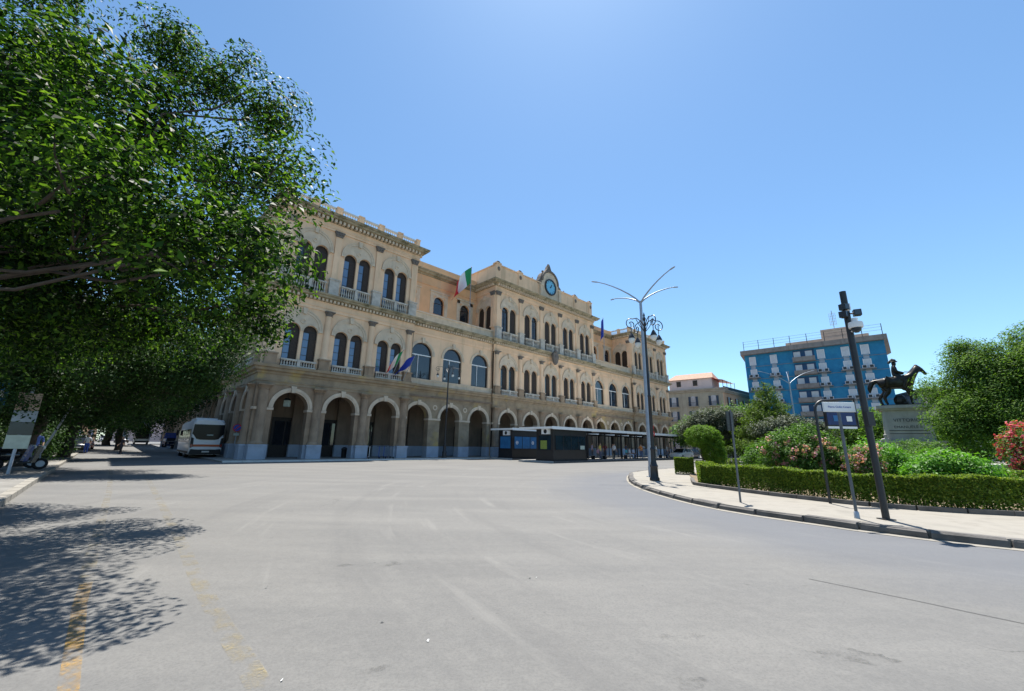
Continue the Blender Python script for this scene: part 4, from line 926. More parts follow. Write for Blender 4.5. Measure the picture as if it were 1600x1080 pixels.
def limb_mb(a,b,r0,r1,bend=.15,n=6,mb=None,sides=8):
    mb=mb or MB(); a,b=Vector(a),Vector(b); L=(b-a).length; off=Vector((random.uniform(-1,1),random.uniform(-1,1),random.uniform(-.2,.8)))*bend*L
    pts=[a.lerp(b,i/n)+off*math.sin(math.pi*i/n)*.5+Vector((random.uniform(-1,1),random.uniform(-1,1),random.uniform(-1,1)))*.03*L*(0 if i in (0,n) else 1) for i in range(n+1)]
    mb.tube(pts,[r0+(r1-r0)*i/n for i in range(n+1)],sides); return mb
def tree(label,base,fork,lobes,ncl,per,leaf,spread,matname,tr=.4,group=None,bark='bark',twigs=True,up=.6,floor=None,name='leafy_tree',grow=1.25,bias=.4):
    b=Vector(base); t=thing(name,label,'tree',base,0,group); rel=[(l[0]-b.x,l[1]-b.y,l[2]-b.z)+tuple(q*grow for q in l[3:]) for l in lobes]
    f=Vector(fork)-b; limb_mb((0,0,-.1),f,tr*1.25,tr*.85,.05,8,None,12).build('trunk',bark,t,True)
    cr,c,k=foliage('crown',rel,ncl,per,leaf,spread,matname,t,up,bias,floor=floor)
    for i,l in enumerate(rel):
        mb=limb_mb(f-Vector((0,0,.2)),Vector(l[:3]).lerp(f,.06)-Vector((0,0,l[3]*.3)),tr*.16*(.6+.4*min(1,l[3])),.018,.26,9)
        if twigs:
            ids=np.where(k==i)[0][:max(6,int(len(c)*.7/len(rel)))]
            for q in ids:
                p=Vector(c[q]); mb=limb_mb(Vector(l[:3]).lerp(f,.12*random.random()),p,.018,.006,.2,3,mb,4)
        mb.build('limb',bark,t,True)
    return t
T1=[(-3.98,6.2,5.17,.56),(-3.77,6.2,4.17,.42),(-5.56,7.5,7.23,.82),(-4.45,7.0,6.64,.41),(-5.94,8.0,9.29,.48),(-5.92,8.0,10.14,.29),(-7.07,8.2,10.34,.58),(-6.98,8.2,11.19,.3),(-8.92,8.5,11.9,.57),(-8.61,8.5,10.84,.66),(-8.09,8.0,8.8,.92),(-10.09,8.5,12.53,.56),(-9.18,7.0,8.82,.98),(-9.74,6.5,9.39,.9),(-10.77,7.5,8.11,1.28),(-9.82,8.5,7.75,1.14),(-6.34,7.5,6.29,.9),(-8.99,9.5,8.92,.92),(-10.47,9.0,5.96,1.25),(-9.18,10.0,6.31,1.35),(-11.96,9.0,5.77,1.17),(-5.48,8.5,4.39,.5),(-5.71,8.0,5.08,.75),(-6.75,9.0,4.39,.81),(-8.99,10.0,4.68,1.0),(-10.76,10.0,4.48,1.08),(-12.31,10.0,4.11,1.0),(-6.55,9.0,6.73,.8),(-11.73,11.0,8.04,1.14),
 (-2.95,4.5,3.7,.36),(-3.4,4.9,3.9,.42),(-4.6,3.9,4.2,.6),(-5.8,3.5,4.7,.8),(-9,7.2,4.3,1.2),(-10.5,8,4.1,1.2),(-8,7.6,4.3,1.0),(-7,7.8,4.7,.8),(-10,7,5.6,1.0),(-11.5,7.6,4.6,1.1),(-4.6,5.6,4.4,.6),(-5.2,4.6,5.2,.9),(-6.6,4.2,6,1.2),(-4.2,4.9,4.1,.45),(-3.9,4.2,3.6,.4),(-6.0,5.6,4.4,.9),(-7.5,6.0,5.0,1.2),(-9.0,6.2,6.5,1.2),(-11.0,6.0,6.0,1.4),(-12.5,7.0,8.5,1.5),(-13,8.5,11,1.4),(-11.5,7.5,12.5,1.2),(-12.5,10.5,10,1.4)]
T2=[(-21.41,18.0,4.71,1.34),(-20.91,20.0,5.11,1.57),(-17.12,19.0,4.98,1.57),(-15.35,19.0,5.32,1.35),(-13.98,19.0,5.34,.97),(-14.57,20.0,6.55,.83),(-14.9,19.0,4.3,.75),(-15.9,19.0,3.7,.75),(-18.87,20.0,3.38,1.05),(-21.7,20.0,3.33,1.0),(-23.0,19.0,3.2,1.13),(-22.4,22.0,7.32,1.79),(-25.85,22.0,8.02,1.71),(-18.52,22.0,7.76,1.59)]
T3=[(-40.83,46.0,4.07,1.71),(-45.63,48.0,4.29,1.87),(-50.7,50.0,4.58,2.22),(-37.15,44.0,4.67,1.49),(-33.63,42.0,5.21,1.27),(-51.66,48.0,4.41,2.08),(-34.27,44.0,7.5,1.86),(-39.48,46.0,7.71,2.21),(-45.58,48.0,7.15,2.54),(-52.21,50.0,7.3,2.56)]
tree('huge spreading dark green tree whose crown fills the upper left',(-14.2,6.2,.1),(-13.6,6.8,3.8),T1,460,420,.108,.36,'ficus',.34,'trees along the left pavement',grow=1.06,bias=.42)
tree('low-hanging dark tree behind the huge one, shading the bus stop post',(-24.2,20.6,.1),(-23.4,20.6,3.0),T2+[(-20,16.6,4.2,1.5),(-23,16.4,5,2),(-17.6,16.8,5,1.2),(-26,18.5,4.4,2)],900,190,.14,.45,'dark_tree',.26,'trees along the left pavement')
tree('distant dark tree near the white bus',(-47.0,50.0,.1),(-46.5,49.5,4.0),T3,700,90,.26,.8,'dark_tree',.3,'trees along the left pavement')
tree('dark tree added to fill the bright gap under the canopy at the far left',(-33.0,31.0,.1),(-32.8,31.2,3.4),[(-33,31,6,3.6,3.2,2.4),(-30,29.5,5,2.2,2,1.6),(-36,31.5,4.8,2.4,2.2,1.8),(-29.5,32.5,5.5,2,2,1.8),(-33,29.0,4.4,2.2,2,1.3),(-37,29,3.2,2,2,1.2),(-31,27,3.4,1.8,1.8,1.2)],900,80,.22,.6,'dark_tree',.3,'trees along the left pavement')  # added tree, keeps the space below the left crowns dark
tree('last dark tree of the left row, farthest down the side street',(-64,66,.4),(-63.8,66,4.2),[(-64,66,7.0,4.2,4,2.8),(-60,64.5,5.6,2.6,2.6,1.8),(-67,68,5.8,2.8,2.6,2),(-62,63.5,5.2,2.4,2.2,1.6)],900,30,.4,.8,'dark_tree',.42,'trees along the left pavement')
# left pavement
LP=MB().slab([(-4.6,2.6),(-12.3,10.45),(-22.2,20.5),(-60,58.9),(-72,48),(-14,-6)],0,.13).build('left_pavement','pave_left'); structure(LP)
lk=[Vector((-3.2,1.17)),Vector((-12.2,10.35)),Vector((-22.12,20.4)),Vector((-44,42.6))]
for a,b in zip(lk[:-1],lk[1:]):
    L=(b-a).length; n=int(L/1.05); tt=(b-a)/L; rz=math.atan2(tt.y,tt.x)
    for i in range(n): put('kerb_stone',cached('lks',lambda:MB().box(.01,1.03,-.13,.08,0,.15).mesh('kerb_stone','pave')),LP,(a.x+tt.x*L*i/n,a.y+tt.y*L*i/n,0),rz)

# ------------------------------------------------------------------ garden island
K=[(30,48),(20,37),(13.5,31),(9.6,27.6),(7.2,24.4),(5.94,20.83),(5.2,17.6),(5.0,15.2),(5.05,13.3),(5.27,11.62),(5.7,10.4),(6.3,9.45),(7.0,8.4),(7.86,7.5),(8.6,7.0),(10.5,6.2),(14,5.3),(20,4.3),(30,3.4)]
def resample(pts,step):
    P_=[Vector(p) for p in pts]; dense=[]
    for i in range(len(P_)-1):
        p0,p1,p2,p3=P_[max(i-1,0)],P_[i],P_[i+1],P_[min(i+2,len(P_)-1)]
        for k in range(16):
            s=k/16; dense.append(.5*((2*p1)+(-p0+p2)*s+(2*p0-5*p1+4*p2-p3)*s*s+(-p0+3*p1-3*p2+p3)*s**3))
    dense.append(P_[-1]); out=[dense[0]]; acc=0
    for a,b in zip(dense[:-1],dense[1:]):
        L=(b-a).length; acc+=L
        if acc>=step: out.append(b); acc=0
    return out
KR=resample(K,.5)
GP=MB().slab([(p.x,p.y) for p in KR]+[(70,3.4),(70,60),(40,60)],-.02,.13).build('garden_pavement','pave'); structure(GP)
strip('gutter',[(p.x-.14,p.y-.16) for p in resample(K,.8)],.2,'pave',.006)
KS=resample(K,.92); kr=random.Random(5)
KM=[]
for v_ in range(5):
    w=.44; mb=MB(); j=lambda:kr.uniform(-.028,.028)
    top=.15+kr.uniform(-.03,.012)
    mb.add([(-w,-.1+j(),0),(w,-.1+j(),0),(w,.14,0),(-w,.14,0),(-w+.01,-.085+j(),top-.03),(w-.01,-.085+j(),top-.03),(w,.14,top),(-w,.14,top),(-w+.02,-.05,top+j()*.4),(w-.02,-.05,top+j()*.4)],[(0,1,5,4),(4,5,9,8),(8,9,6,7),(0,4,8,7,3),(1,2,6,9,5),(2,3,7,6)])
    KM.append(mb.mesh('kerb_stone','kerb'))
for a,b in zip(KS[:-1],KS[1:]):
    m_=(a+b)/2; tt=(b-a); put('kerb_stone',kr.choice(KM),GP,(m_.x+kr.uniform(-.01,.01),m_.y,kr.uniform(-.012,0)),math.atan2(tt.y,tt.x)+kr.uniform(-.03,.03)).scale=(tt.length/.90,1,1)
HP=[(8.2,18.8),(7.32,16.6),(7.22,16.0),(7.51,14.95),(7.9,13.6),(8.36,12.56),(9.03,11.31),(9.7,10.6),(10.6,10.1),(11.68,9.77),(13.5,9.3),(17,8.8)]
HR=resample(HP,.25)
def offset(pts,o):
    out=[]
    for i,p in enumerate(pts):
        t=(pts[min(i+1,len(pts)-1)]-pts[max(i-1,0)]).normalized(); out.append(Vector((p.x-t.y*o,p.y+t.x*o)))
    return out
BR=[Vector((16,28.0)),Vector((10.2,23.6)),Vector((9.2,21.6))]+HR
GB=MB().slab([(p.x,p.y) for p in BR]+[(60,7.8),(60,55),(34,52)],.10,.17).build('garden_bed','soil'); structure(GB)
BS=resample(HP,.8)
for a,b in zip(BS[:-1],BS[1:]):
    m_=(a+b)/2; tt=b-a; put('border_stone',cached('bds',lambda:MB().box(-.39,.39,-.16,-.02,.1,.235).mesh('border_stone','kerb')),GB,(m_.x,m_.y,0),math.atan2(tt.y,tt.x)).scale=(tt.length/.79,1,1)
GL=MB().slab([(12,12.2),(18,10.6),(58,9),(58,50),(34,48),(18,34),(11.5,22)],.15,.19).build('garden_lawn','lawn'); structure(GL)
def hedge(label,line,width,h,z0,dens,leaf=.055,mt='hedge'):
    pts=resample(line,.12); L=len(pts); n=int(dens*L*.12*width*h)
    k=RNG.integers(0,L-1,n); A=np.array([(p.x,p.y) for p in pts]); T=np.roll(A,-1,0)-A; T[-1]=T[-2]; T/=np.linalg.norm(T,axis=1,keepdims=True); N=np.stack([-T[:,1],T[:,0]],1)
    face=RNG.random(n); w=RNG.random(n); zz=RNG.random(n)
    shell=face<.75
    side=RNG.random(n); depth=np.abs(RNG.normal(size=n))*.05
    ww=np.where(shell&(side<.42),depth,np.where(shell&(side<.62),width-depth,w*width)); zr=np.where(shell&(side>=.62),h-depth*.8,zz**.8*h)
    wob=.03*np.sin(k*.21)+.025*np.sin(k*.83+1); zr=zr+wob*(zr/h)
    ww=ww+.04*np.sin(k*.33+zr*4)
    cen=np.empty((n,3)); cen[:,:2]=A[k]+T[k]*(RNG.random(n)[:,None]*.14)+N[k]*ww[:,None]; cen[:,2]=z0+zr+RNG.normal(size=n)*.012
    keep=RNG.random(n)<np.clip(.42+1.3*zr/h,0,1); cen=cen[keep]; kk=k[keep]
    nr=RNG.normal(size=cen.shape)*.6; nr[:,2]+=.5; nr[:,:2]-=N[kk]*.4
    t=thing('hedge',label,'hedge',(0,0,0)); 
    put('foliage',leaf_mesh('foliage',cen,nr,leaf*(.6+.8*RNG.random(len(cen))),mt,.6),t)
    mb=MB(); rs=random.Random(int(L))
    for p,q in zip(pts[::2],pts[1::2]):
        for _ in range(2):
            tt=(q-p).normalized(); o=rs.uniform(.15,width-.1); x,y=p.x-tt.y*o,p.y+tt.x*o
            mb.tube([(x,y,z0-.05),(x+rs.uniform(-.1,.1),y+rs.uniform(-.1,.1),z0+h*.5),(x+rs.uniform(-.15,.15),y+rs.uniform(-.15,.15),z0+h*.85)],[.012,.009,.004],4)
    stuff(mb.build('stems','bark',t)); return t
hedge('long clipped hedge curving along the garden pavement',[(p.x,p.y) for p in offset([Vector(p) for p in HP],.12)],.62,.74,.17,26000)
hedge('low clipped hedge running back behind the traffic sign post',[(9.6,19.2),(12.2,18.2),(15.0,17.4)],.6,.6,.17,9000,.06)
hedge('small square clipped hedge block at the garden tip',[(8.9,22.7),(9.15,22.6),(9.45,22.45),(9.8,22.3)],.9,.8,.17,26000,.06)
hedge('low clipped hedge behind the crimson bush at the right edge',[(16.2,13.4),(18.6,12.6),(23,11.8)],.7,.75,.17,6000,.07)
hedge('far clipped hedge behind the round topiary',[(13,27),(17,25.5),(22,24)],.8,.7,.17,3500,.09)
def bush(label,lobes,ncl,per,leaf,spread,mt,flowers=None,base=None,name='bush',aspect=.35,up=.55):
    b=base or (lobes[0][0],lobes[0][1],.17); t=thing(name,label,'bush',b); rel=[(l[0]-b[0],l[1]-b[1],l[2]-b[2])+tuple(l[3:]) for l in lobes]
    f,c,k=foliage('foliage',rel,ncl,per,leaf,spread,mt,t,up,.33,aspect,floor=.02)
    mb=MB()
    for q in range(0,len(c),max(1,len(c)//60)): mb=limb_mb((random.uniform(-.25,.25),random.uniform(-.25,.25),-.05),c[q],.025,.008,.12,3,mb,5)
    stuff(mb.build('stems','bark',t))
    if flowers:
        fm,nf,pos=flowers
        cc=[c_ for c_ in c if pos(c_)]; random.shuffle(cc); cc=cc[:nf]
        if cc:
            cc=np.array(cc); o=RNG.normal(size=(len(cc)*22,3))*.065; cen=np.repeat(cc,22,0)*1.04+o; put('blossom',leaf_mesh('blossom',cen,o+RNG.normal(size=o.shape)*.05,np.full(len(cen),.10),fm,.8),t)
    return t
bush('big rounded oleander with pink blossoms behind the hedge',[(10.6,16.2,1.25,.75,.9,.95),(11.5,16.2,1.45,.9,.9,1.05),(12.3,15.8,1.1,.7,.8,.8),(11.0,15.9,.7,.9,.8,.6)],700,55,.11,.16,'bush',('flower',70,lambda p:p[0]*.56+p[1]*.83<.2 and p[2]<1.7))
bush('pale pink oleander patch right of the rounded one',[(12.3,14.6,.9,.5,.5,.7),(12.7,14.9,1.1,.5,.5,.6)],240,40,.09,.14,'bush',('flower',70,lambda p:True))
bush('bright green shrub with upright leaves left of the fountain kerb',[(14.0,15.9,1.0,.7,.7,.9),(14.5,15.5,.8,.6,.6,.6)],300,45,.13,.18,'bush_bright')
bush('bright glossy green shrub in front of the monument',[(14.3,14.0,.75,.75,.7,.8),(15.1,13.8,.7,.75,.7,.65),(13.7,13.9,.6,.5,.5,.5),(14.7,13.5,.9,.6,.6,.6)],520,50,.12,.16,'bush_bright')
bush('crimson flowering bush cut by the right edge of the picture',[(18.3,14.6,1.4,.75,.8,1.0),(18.9,14.6,1.8,.9,.9,.9),(18.2,14.4,.7,.6,.6,.5)],420,40,.09,.16,'bush',('flower_red',260,lambda p:True))
bush('dull green bush at the foot of the monument',[(24.0,26.5,.9,1.4,1.2,.8),(26.2,25.8,1.1,1.5,1.3,1.0),(27.6,28.2,1.3,1.6,1.4,1.2),(26.0,28.6,1.1,1.3,1.2,.9)],260,40,.16,.25,'bush')
bush('small green shrub between the topiary and the oleander',[(14.2,23.5,1.0,1.0,.9,.8),(15.4,23.2,.95,.9,.8,.75)],320,45,.13,.2,'bush')
for k_,(x_,y_) in enumerate([(-29.5,24.2),(-35,29.6),(-41.5,36.2),(-48.5,43.5)]):  # added shrubs, a dark mass standing in for deep shade
    bush(('dark tall shrub added as shade backing behind the parked scooters at the left edge','dark tall shrub added as shade backing under the left trees, second from the scooters','dark tall shrub added as shade backing under the left trees, beside the black car','dark tall shrub added as shade backing under the left trees, farthest from the scooters')[k_],[(x_,y_,1.3,2.6,2.2,1.6),(x_-2.4,y_+1.6,1.5,2.4,2.2,1.8)],260,90,.2,.5,'dark_tree')
bush('row of green shrubs before the blue block, left half',[(36,46,2.2,3,2,1.8),(41,46,2.4,3,2,2.0)],350,35,.3,.45,'bush')
bush('row of green shrubs before the blue block, right half',[(46,46,2.4,3.4,2,2.1),(51,45,2.2,3,2,1.9)],350,35,.3,.45,'bush')
# round topiary on two trunks
t=thing('topiary_tree','rounded clipped topiary tree standing at the garden tip','tree',(10.4,22.2,.17))
lob=[(-.35,0,1.95,.62,.62,.55),(.35,.05,1.55,.62,.62,.85),(.1,0,2.05,.65,.6,.45),(.5,0,1.0,.5,.5,.7)]
foliage('crown',lob,1100,45,.055,.07,'topiary',t,.5,.12,.6)
for x in (-.25,.35): limb_mb((x,0,-.05),(x+.05,0,1.5),.05,.03,.05).build('trunk','bark',t,True)
# trees of the garden
TR=[(29.8,28.0,5.7,1.37),(30.7,27.0,7.34,1.31),(31.03,26.0,6.29,1.77),(30.37,27.0,7.78,.77),(30.09,27.0,8.45,.49),(32.45,25.0,8.23,1.07),(31.34,25.0,5.73,1.66),(29.64,26.0,4.19,1.44),(28.12,27.0,3.83,.89),(29.88,25.0,3.33,1.19),(30.2,24.0,3.28,1.12),(32.1,24.0,7.17,1.72),(31.94,24.0,4.06,1.64),(34.5,23.5,6.5,2.4),(34.5,23,4,2),(36,24,8,2)]
tree('broad olive-green tree at the right, hiding half the monument',(31.5,25.2,.17),(31.6,25.3,2.4),[(l[0]+.6,l[1]-.2)+l[2:] for l in TR]+[(29.2,26.3,3.0,1.1),(28.9,26.6,4.4,.8)],1250,150,.15,.42,'olive',.3,bark='bark',grow=1.15,bias=.3)
def conifer(label,base,h,r,n,mt,leaf,group=None):
    t=thing('conifer_tree',label,'tree',base,0,group); MB().tube([(0,0,0),(0,0,h*.5),(0,0,h*.97)],[.22,.13,.03],8).build('trunk','bark',t,True)
    lo=[]
    for i in range(n):
        z=h*(.12+.86*i/n); rr_=r*(1-(i/n)**1.1)+.2; a=i*2.4
        lo.append((math.cos(a)*rr_*.55,math.sin(a)*rr_*.55,z,rr_*.62,rr_*.62,.30+.25*rr_*.3))
    foliage('crown',lo,n*34,38,leaf,.26,mt,t,.35,.35,.28)
    mb=MB()
    for l in lo: mb=limb_mb((0,0,l[2]-.2),(l[0]*1.4,l[1]*1.4,l[2]),.05,.015,.05,3,mb,5)
    stuff(mb.build('branches','bark',t)); return t
conifer('tall conical green conifer before the blue block',(25.2,40.0,.17),8.1,3.5,30,'conifer',.24)
def flat_tree(label,base,lobes,group=None): return tree(label,base,(base[0],base[1],1.9),lobes,650,40,.22,.34,'cedar',.2,group,twigs=True,up=.8,grow=1.1)
flat_tree('grey-green spreading cedar behind the round topiary',(22.4,44.8,.17),[(21.0,45,4.4,1.5,1.5,.7),(22.5,45,5.0,1.9,1.6,.7),(24.3,44,4.5,1.6,1.4,.8),(23.3,44.6,3.5,1.8,1.4,.8),(25.0,43.6,3.3,1.3,1.2,.8),(20.4,46,3.6,1.3,1.4,.7)],'flat-topped cedars of the garden')
flat_tree('grey-green flat cedar right of the traffic sign post',(24.2,36.0,.17),[(22.6,36,3.2,1.3,1.2,.55),(24.2,36,3.7,1.5,1.3,.6),(25.8,35.6,3.3,1.4,1.2,.6),(24.6,36,2.6,1.5,1.2,.6),(26.6,35.6,2.5,1.2,1.0,.6)],'flat-topped cedars of the garden')
tree('leafy green tree in front of the beige house',(26.0,56,.17),(26,56,2.2),[(25.0,56,3.9,1.5),(26.6,56,4.4,1.6),(28.2,55.6,3.9,1.5),(24.0,57,3.2,1.2)],500,36,.28,.5,'bush',.22)
tree('light green tree left of the conical conifer',(25.8,48,.17),(25.8,48,2.0),[(24.8,48,3.6,1.5),(26.6,48,4.5,1.7),(28.2,48,4.0,1.6),(26,47.4,2.8,1.6)],500,36,.28,.5,'bush',.22)
tree('dark tree behind the bus information panel',(37.5,42,.17),(37.5,42,2.0),[(36.2,42,3.2,1.9),(38.6,42,3.4,2.0),(40.8,41,3.0,1.8),(34.2,42,2.6,1.5)],600,36,.28,.5,'olive',.25)
# ------------------------------------------------------------------ monument
M['marble']=mat('grey_white_marble',(.38,.37,.345),.7,.18,1.2,.15,30,stain=(.24,.23,.21),stain_lo=.55,stain_hi=.8,streak=True)
M['bronze']=mat('dark_bronze',(.035,.032,.027),.38,.4,5,.2,20,metal=.55,stain=(.05,.075,.06),stain_lo=.58,stain_hi=.75)
MR=R(-40)   # long axis of the pedestal
MC=(33.3,34.4)
t=thing('monument_pedestal','tall pale marble pedestal with dark inscription carrying the rider statue','monument',(MC[0],MC[1],.17),MR)
MB().box(-2.7,2.7,-1.9,1.9,0,.45).build('step','marble',t); MB().box(-2.45,2.45,-1.65,1.65,.45,.85).build('step','marble',t)
MB().box(-1.95,1.95,-1.3,1.3,.85,2.05).box(-2.05,2.05,-1.4,1.4,2.05,2.2).build('base_block','marble',t)
n_=len; mb=MB(); mb.add([(-1.5,-.98,2.2),(1.5,-.98,2.2),(1.5,.98,2.2),(-1.5,.98,2.2),(-1.38,-.88,4.7),(1.38,-.88,4.7),(1.38,.88,4.7),(-1.38,.88,4.7)],[(3,2,1,0),(4,5,6,7),(0,1,5,4),(1,2,6,5),(2,3,7,6),(3,0,4,7)]); dado=mb.build('dado','marble',t)
MB().box(-1.55,1.55,-1.05,1.05,4.7,4.85).build('moulding','marble',t); MB().box(-1.75,1.75,-1.2,1.2,4.85,5.1).build('cornice','marble',t)
for i,(tx,s_) in enumerate((('VITTORIO',.36),('EMANUELE II',.30))): text_mesh(tx,s_,'iron',dado,(0,-1.0+.0*i+.028*i+.03,3.85-.55*i),rx=R(87.7))
for zz in (2.75,3.0): MB().box(-1.2,1.2,-.985,-.9,zz,zz+.04).build('incised_line','iron',dado)
# pale carved figure seated at the pedestal's left corner
J,B,BM=person_skeleton('sit'); fg=put('carved_figure',skin_mesh('carved_figure',J,B,'pelvis',['marble'],{},2),None,(MC[0]-1.75*math.cos(MR)+1.25*math.sin(MR)*0-1.2*.6,MC[1]-1.75*math.sin(MR)-1.5*.8,1.03+.1),MR+R(20)); fg.scale=(1.45,1.45,1.35)
tag(fg,'white marble figure seated at the left foot of the pedestal','statue')
def horse():
    J={}; B=[]
    def j(k,p,r,par=None):
        J[k]=(p,r)
        if par: B.append((par,k))
    j('belly',(-.15,0,1.30),(.48,.38)); j('rump',(-.68,0,1.40),(.46,.37),'belly'); j('chest',(.38,0,1.32),(.50,.37),'belly')
    j('neck0',(.64,0,1.62),(.42,.26),'chest'); j('neck1',(.84,0,1.93),(.34,.20),'neck0'); j('poll',(1.0,0,2.15),(.23,.14),'neck1')
    j('brow',(1.16,0,2.06),(.17,.115),'poll'); j('nose',(1.29,0,1.84),(.125,.09),'brow'); j('muzzle',(1.36,0,1.70),(.11,.085),'nose')
    for s,k in ((-1,'l'),(1,'r')):
        j('ear'+k,(.98,s*.07,2.36),.035,'poll')
        f=.10 if s<0 else -.12
        j('hip'+k,(-.66,s*.16,1.12),(.26,.19),'rump'); j('stifle'+k,(-.52+f*.5,s*.19,.86),.18,'hip'+k); j('hock'+k,(-.86+f,s*.19,.50),.10,'stifle'+k); j('hfet'+k,(-.80+f,s*.19,.15),.07,'hock'+k); j('hhoof'+k,(-.73+f,s*.19,.04),.07,'hfet'+k)
        j('sho'+k,(.46,s*.17,1.05),(.2,.15),'chest'); j('elb'+k,(.45,s*.18,.84),.135,'sho'+k)
        if s>0: j('knee'+k,(.50,s*.18,.48),.085,'elb'+k); j('ffet'+k,(.49,s*.18,.14),.065,'knee'+k); j('fhoof'+k,(.54,s*.18,.04),.068,'ffet'+k)
        else: j('knee'+k,(.74,s*.18,.66),.085,'elb'+k); j('ffet'+k,(.64,s*.18,.36),.06,'knee'+k); j('fhoof'+k,(.62,s*.18,.26),.06,'ffet'+k)
    j('dock',(-.98,0,1.52),.11,'rump'); j('tail1',(-1.24,0,1.42),.16,'dock'); j('tail2',(-1.38,0,1.10),.15,'tail1'); j('tail3',(-1.40,0,.78),.03,'tail2')
    return skin_mesh('horse',J,B,'belly',['bronze'],{},2)
def rider():
    J={}; B=[]
    def j(k,p,r,par=None):
        J[k]=(p,r)
        if par: B.append((par,k))
    j('pelvis',(-.05,0,1.70),(.27,.22)); j('waist',(-.06,0,1.92),(.23,.19),'pelvis'); j('chest',(-.05,0,2.18),(.27,.22),'waist'); j('neck',(-.03,0,2.38),.10,'chest'); j('chin',(.01,0,2.46),.11,'neck'); j('head',(0,0,2.56),.14,'chin'); j('crown',(-.01,0,2.62),.075,'head')
    for s,k in ((-1,'l'),(1,'r')):
        j('sh'+k,(-.04,s*.24,2.26),.12,'chest'); j('el'+k,(.02,s*.34,1.98),.10,'sh'+k); j('wr'+k,(.30,s*.20,1.90),.07,'el'+k); j('ha'+k,(.38,s*.13,1.90),.045,'wr'+k)
        j('th'+k,(.10,s*.27,1.64),.17,'pelvis'); j('kn'+k,(.36,s*.36,1.42),.14,'th'+k); j('an'+k,(.22,s*.38,.98),.09,'kn'+k); j('to'+k,(.38,s*.40,.92),.05,'an'+k)
    return skin_mesh('rider',J,B,'pelvis',['bronze'],{},2)
t=thing('equestrian_statue','dark bronze statue of a rider in a plumed hat on a horse, atop the pedestal','statue',(MC[0],MC[1],5.27),MR)
t.scale=(1.36,1.36,1.42)
MB().box(-1.02,1.02,-.45,.45,0,.07).build('plinth','bronze',t)
h_=put('horse',horse(),t,(0,0,.05))
mn=MB()
for i in range(7): s=i/6; mn.sphere((.60+.36*s,0,1.82+.46*s),.10-.02*s,8,6,(.9,.5,1.2))
mn.build('mane','bronze',h_,True); MB().tube([(1.3,.08,1.93),(.9,.17,1.9),(.40,.14,1.98)],.012,5).tube([(1.3,-.08,1.93),(.9,-.17,1.9),(.40,-.14,1.98)],.012,5).build('reins','bronze',h_)
MB().sphere((-.06,0,1.62),.36,12,8,(1.15,.9,.32)).build('saddle','bronze',h_,True)
r_=put('rider',rider(),t,(0,0,.05)); MB().lathe([(.20,0),(.21,.03),(.15,.06),(.13,.15),(.05,.19)],(0,0,2.62),12).build('hat','bronze',r_,True)
pm=MB()
for i in range(6): pm.sphere((-.04-.035*i,0,2.78-.035*i),.075,6,5)
pm.build('plume','bronze',r_,True); MB().tube([(-.15,-.33,1.75),(-.55,-.42,1.15)],[.02,.012],6).build('sabre','bronze',r_,True)
rk=MB().sphere((-.05,0,.32),.30,9,7,(1.1,.8,1.2)).sphere((.1,.05,.15),.25,8,6).build('rock_support','bronze',t)
# round fountain kerb
t=thing('fountain_basin','low stone basin rim with moulded edge before the monument','fountain',(19.2,20.3,.17))
MB().lathe([(3.0,0),(3.0,.12),(2.85,.2),(2.85,.62),(3.08,.70),(3.08,.86),(2.75,.88),(2.75,.3),(.05,.3)],(0,0,0),32).build('rim','marble',t,False)
MB().lathe([(2.74,.0),(2.74,.02)],(0,0,.55),32).build('water','glass',t)

# ------------------------------------------------------------------ other buildings
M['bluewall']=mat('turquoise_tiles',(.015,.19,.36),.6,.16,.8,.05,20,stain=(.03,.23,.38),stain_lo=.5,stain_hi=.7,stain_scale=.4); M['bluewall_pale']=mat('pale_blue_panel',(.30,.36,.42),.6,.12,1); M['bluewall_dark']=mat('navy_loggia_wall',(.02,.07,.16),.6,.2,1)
M['concrete']=mat('grey_brown_concrete',(.26,.23,.21),.85,.2,1,.1,20,stain=(.16,.14,.13),streak=True); M['pale']=mat('pale_shutter_panel',(.55,.57,.60),.6,.1,2); M['penthouse']=mat('pinkish_render',(.50,.38,.30),.9,.12,1)
A0,A1,A2=Vector((60.9,103)),Vector((81.3,85)),Vector((93.5,98))
d0=(A1-A0); BL=d0.length; d0/=BL; brz=math.atan2(d0.y,d0.x); loc2=lambda w:((w-A0).dot(d0),(w-A0).dot(Vector((-d0.y,d0.x))))
BB=thing('apartment_block','turquoise-blue apartment block with white window strips and grey balconies','building',(A0.x,A0.y,0),brz)
HB=26.2; r2=loc2(A2); foot=[(0,0),(BL,0),r2,(r2[0]-4,r2[1]+12),(-2,20)]
MB().slab(foot,0,HB-1.0).build('wall','bluewall',BB)
cx=[(-.7,-.9),(BL+.6,-.9),(r2[0]+1.0,r2[1]-.3),(r2[0]-3,r2[1]+13),(-3,21)]
MB().slab(cx,HB-1.0,HB+.15).build('roof_cornice','concrete',BB)
MB().box(BL*.33,BL*.92,3,9,HB+.15,HB+1.6).build('penthouse','penthouse',BB); MB().box(BL*.60,BL*.78,4,8,HB+1.6,HB+4.0).build('stair_tower','penthouse',BB)
for i in range(9):
    x=.2+(BL-.2)*i/8
    put('railing_post',cached('rlp',lambda:MB().tube([(0,-.5,HB+.1),(0,-.5,HB+2.6)],.07,6).mesh('railing_post','iron')),BB,(x,0,0))
for zz in (1.2,1.9,2.5): MB().tube([(.2,-.5,HB+zz),(BL,-.5,HB+zz)],.025,5).build('railing_wire','iron',BB)
an=MB().tube([(BL*.70,6,HB+4.0),(BL*.70,6,HB+9)],.08,6)
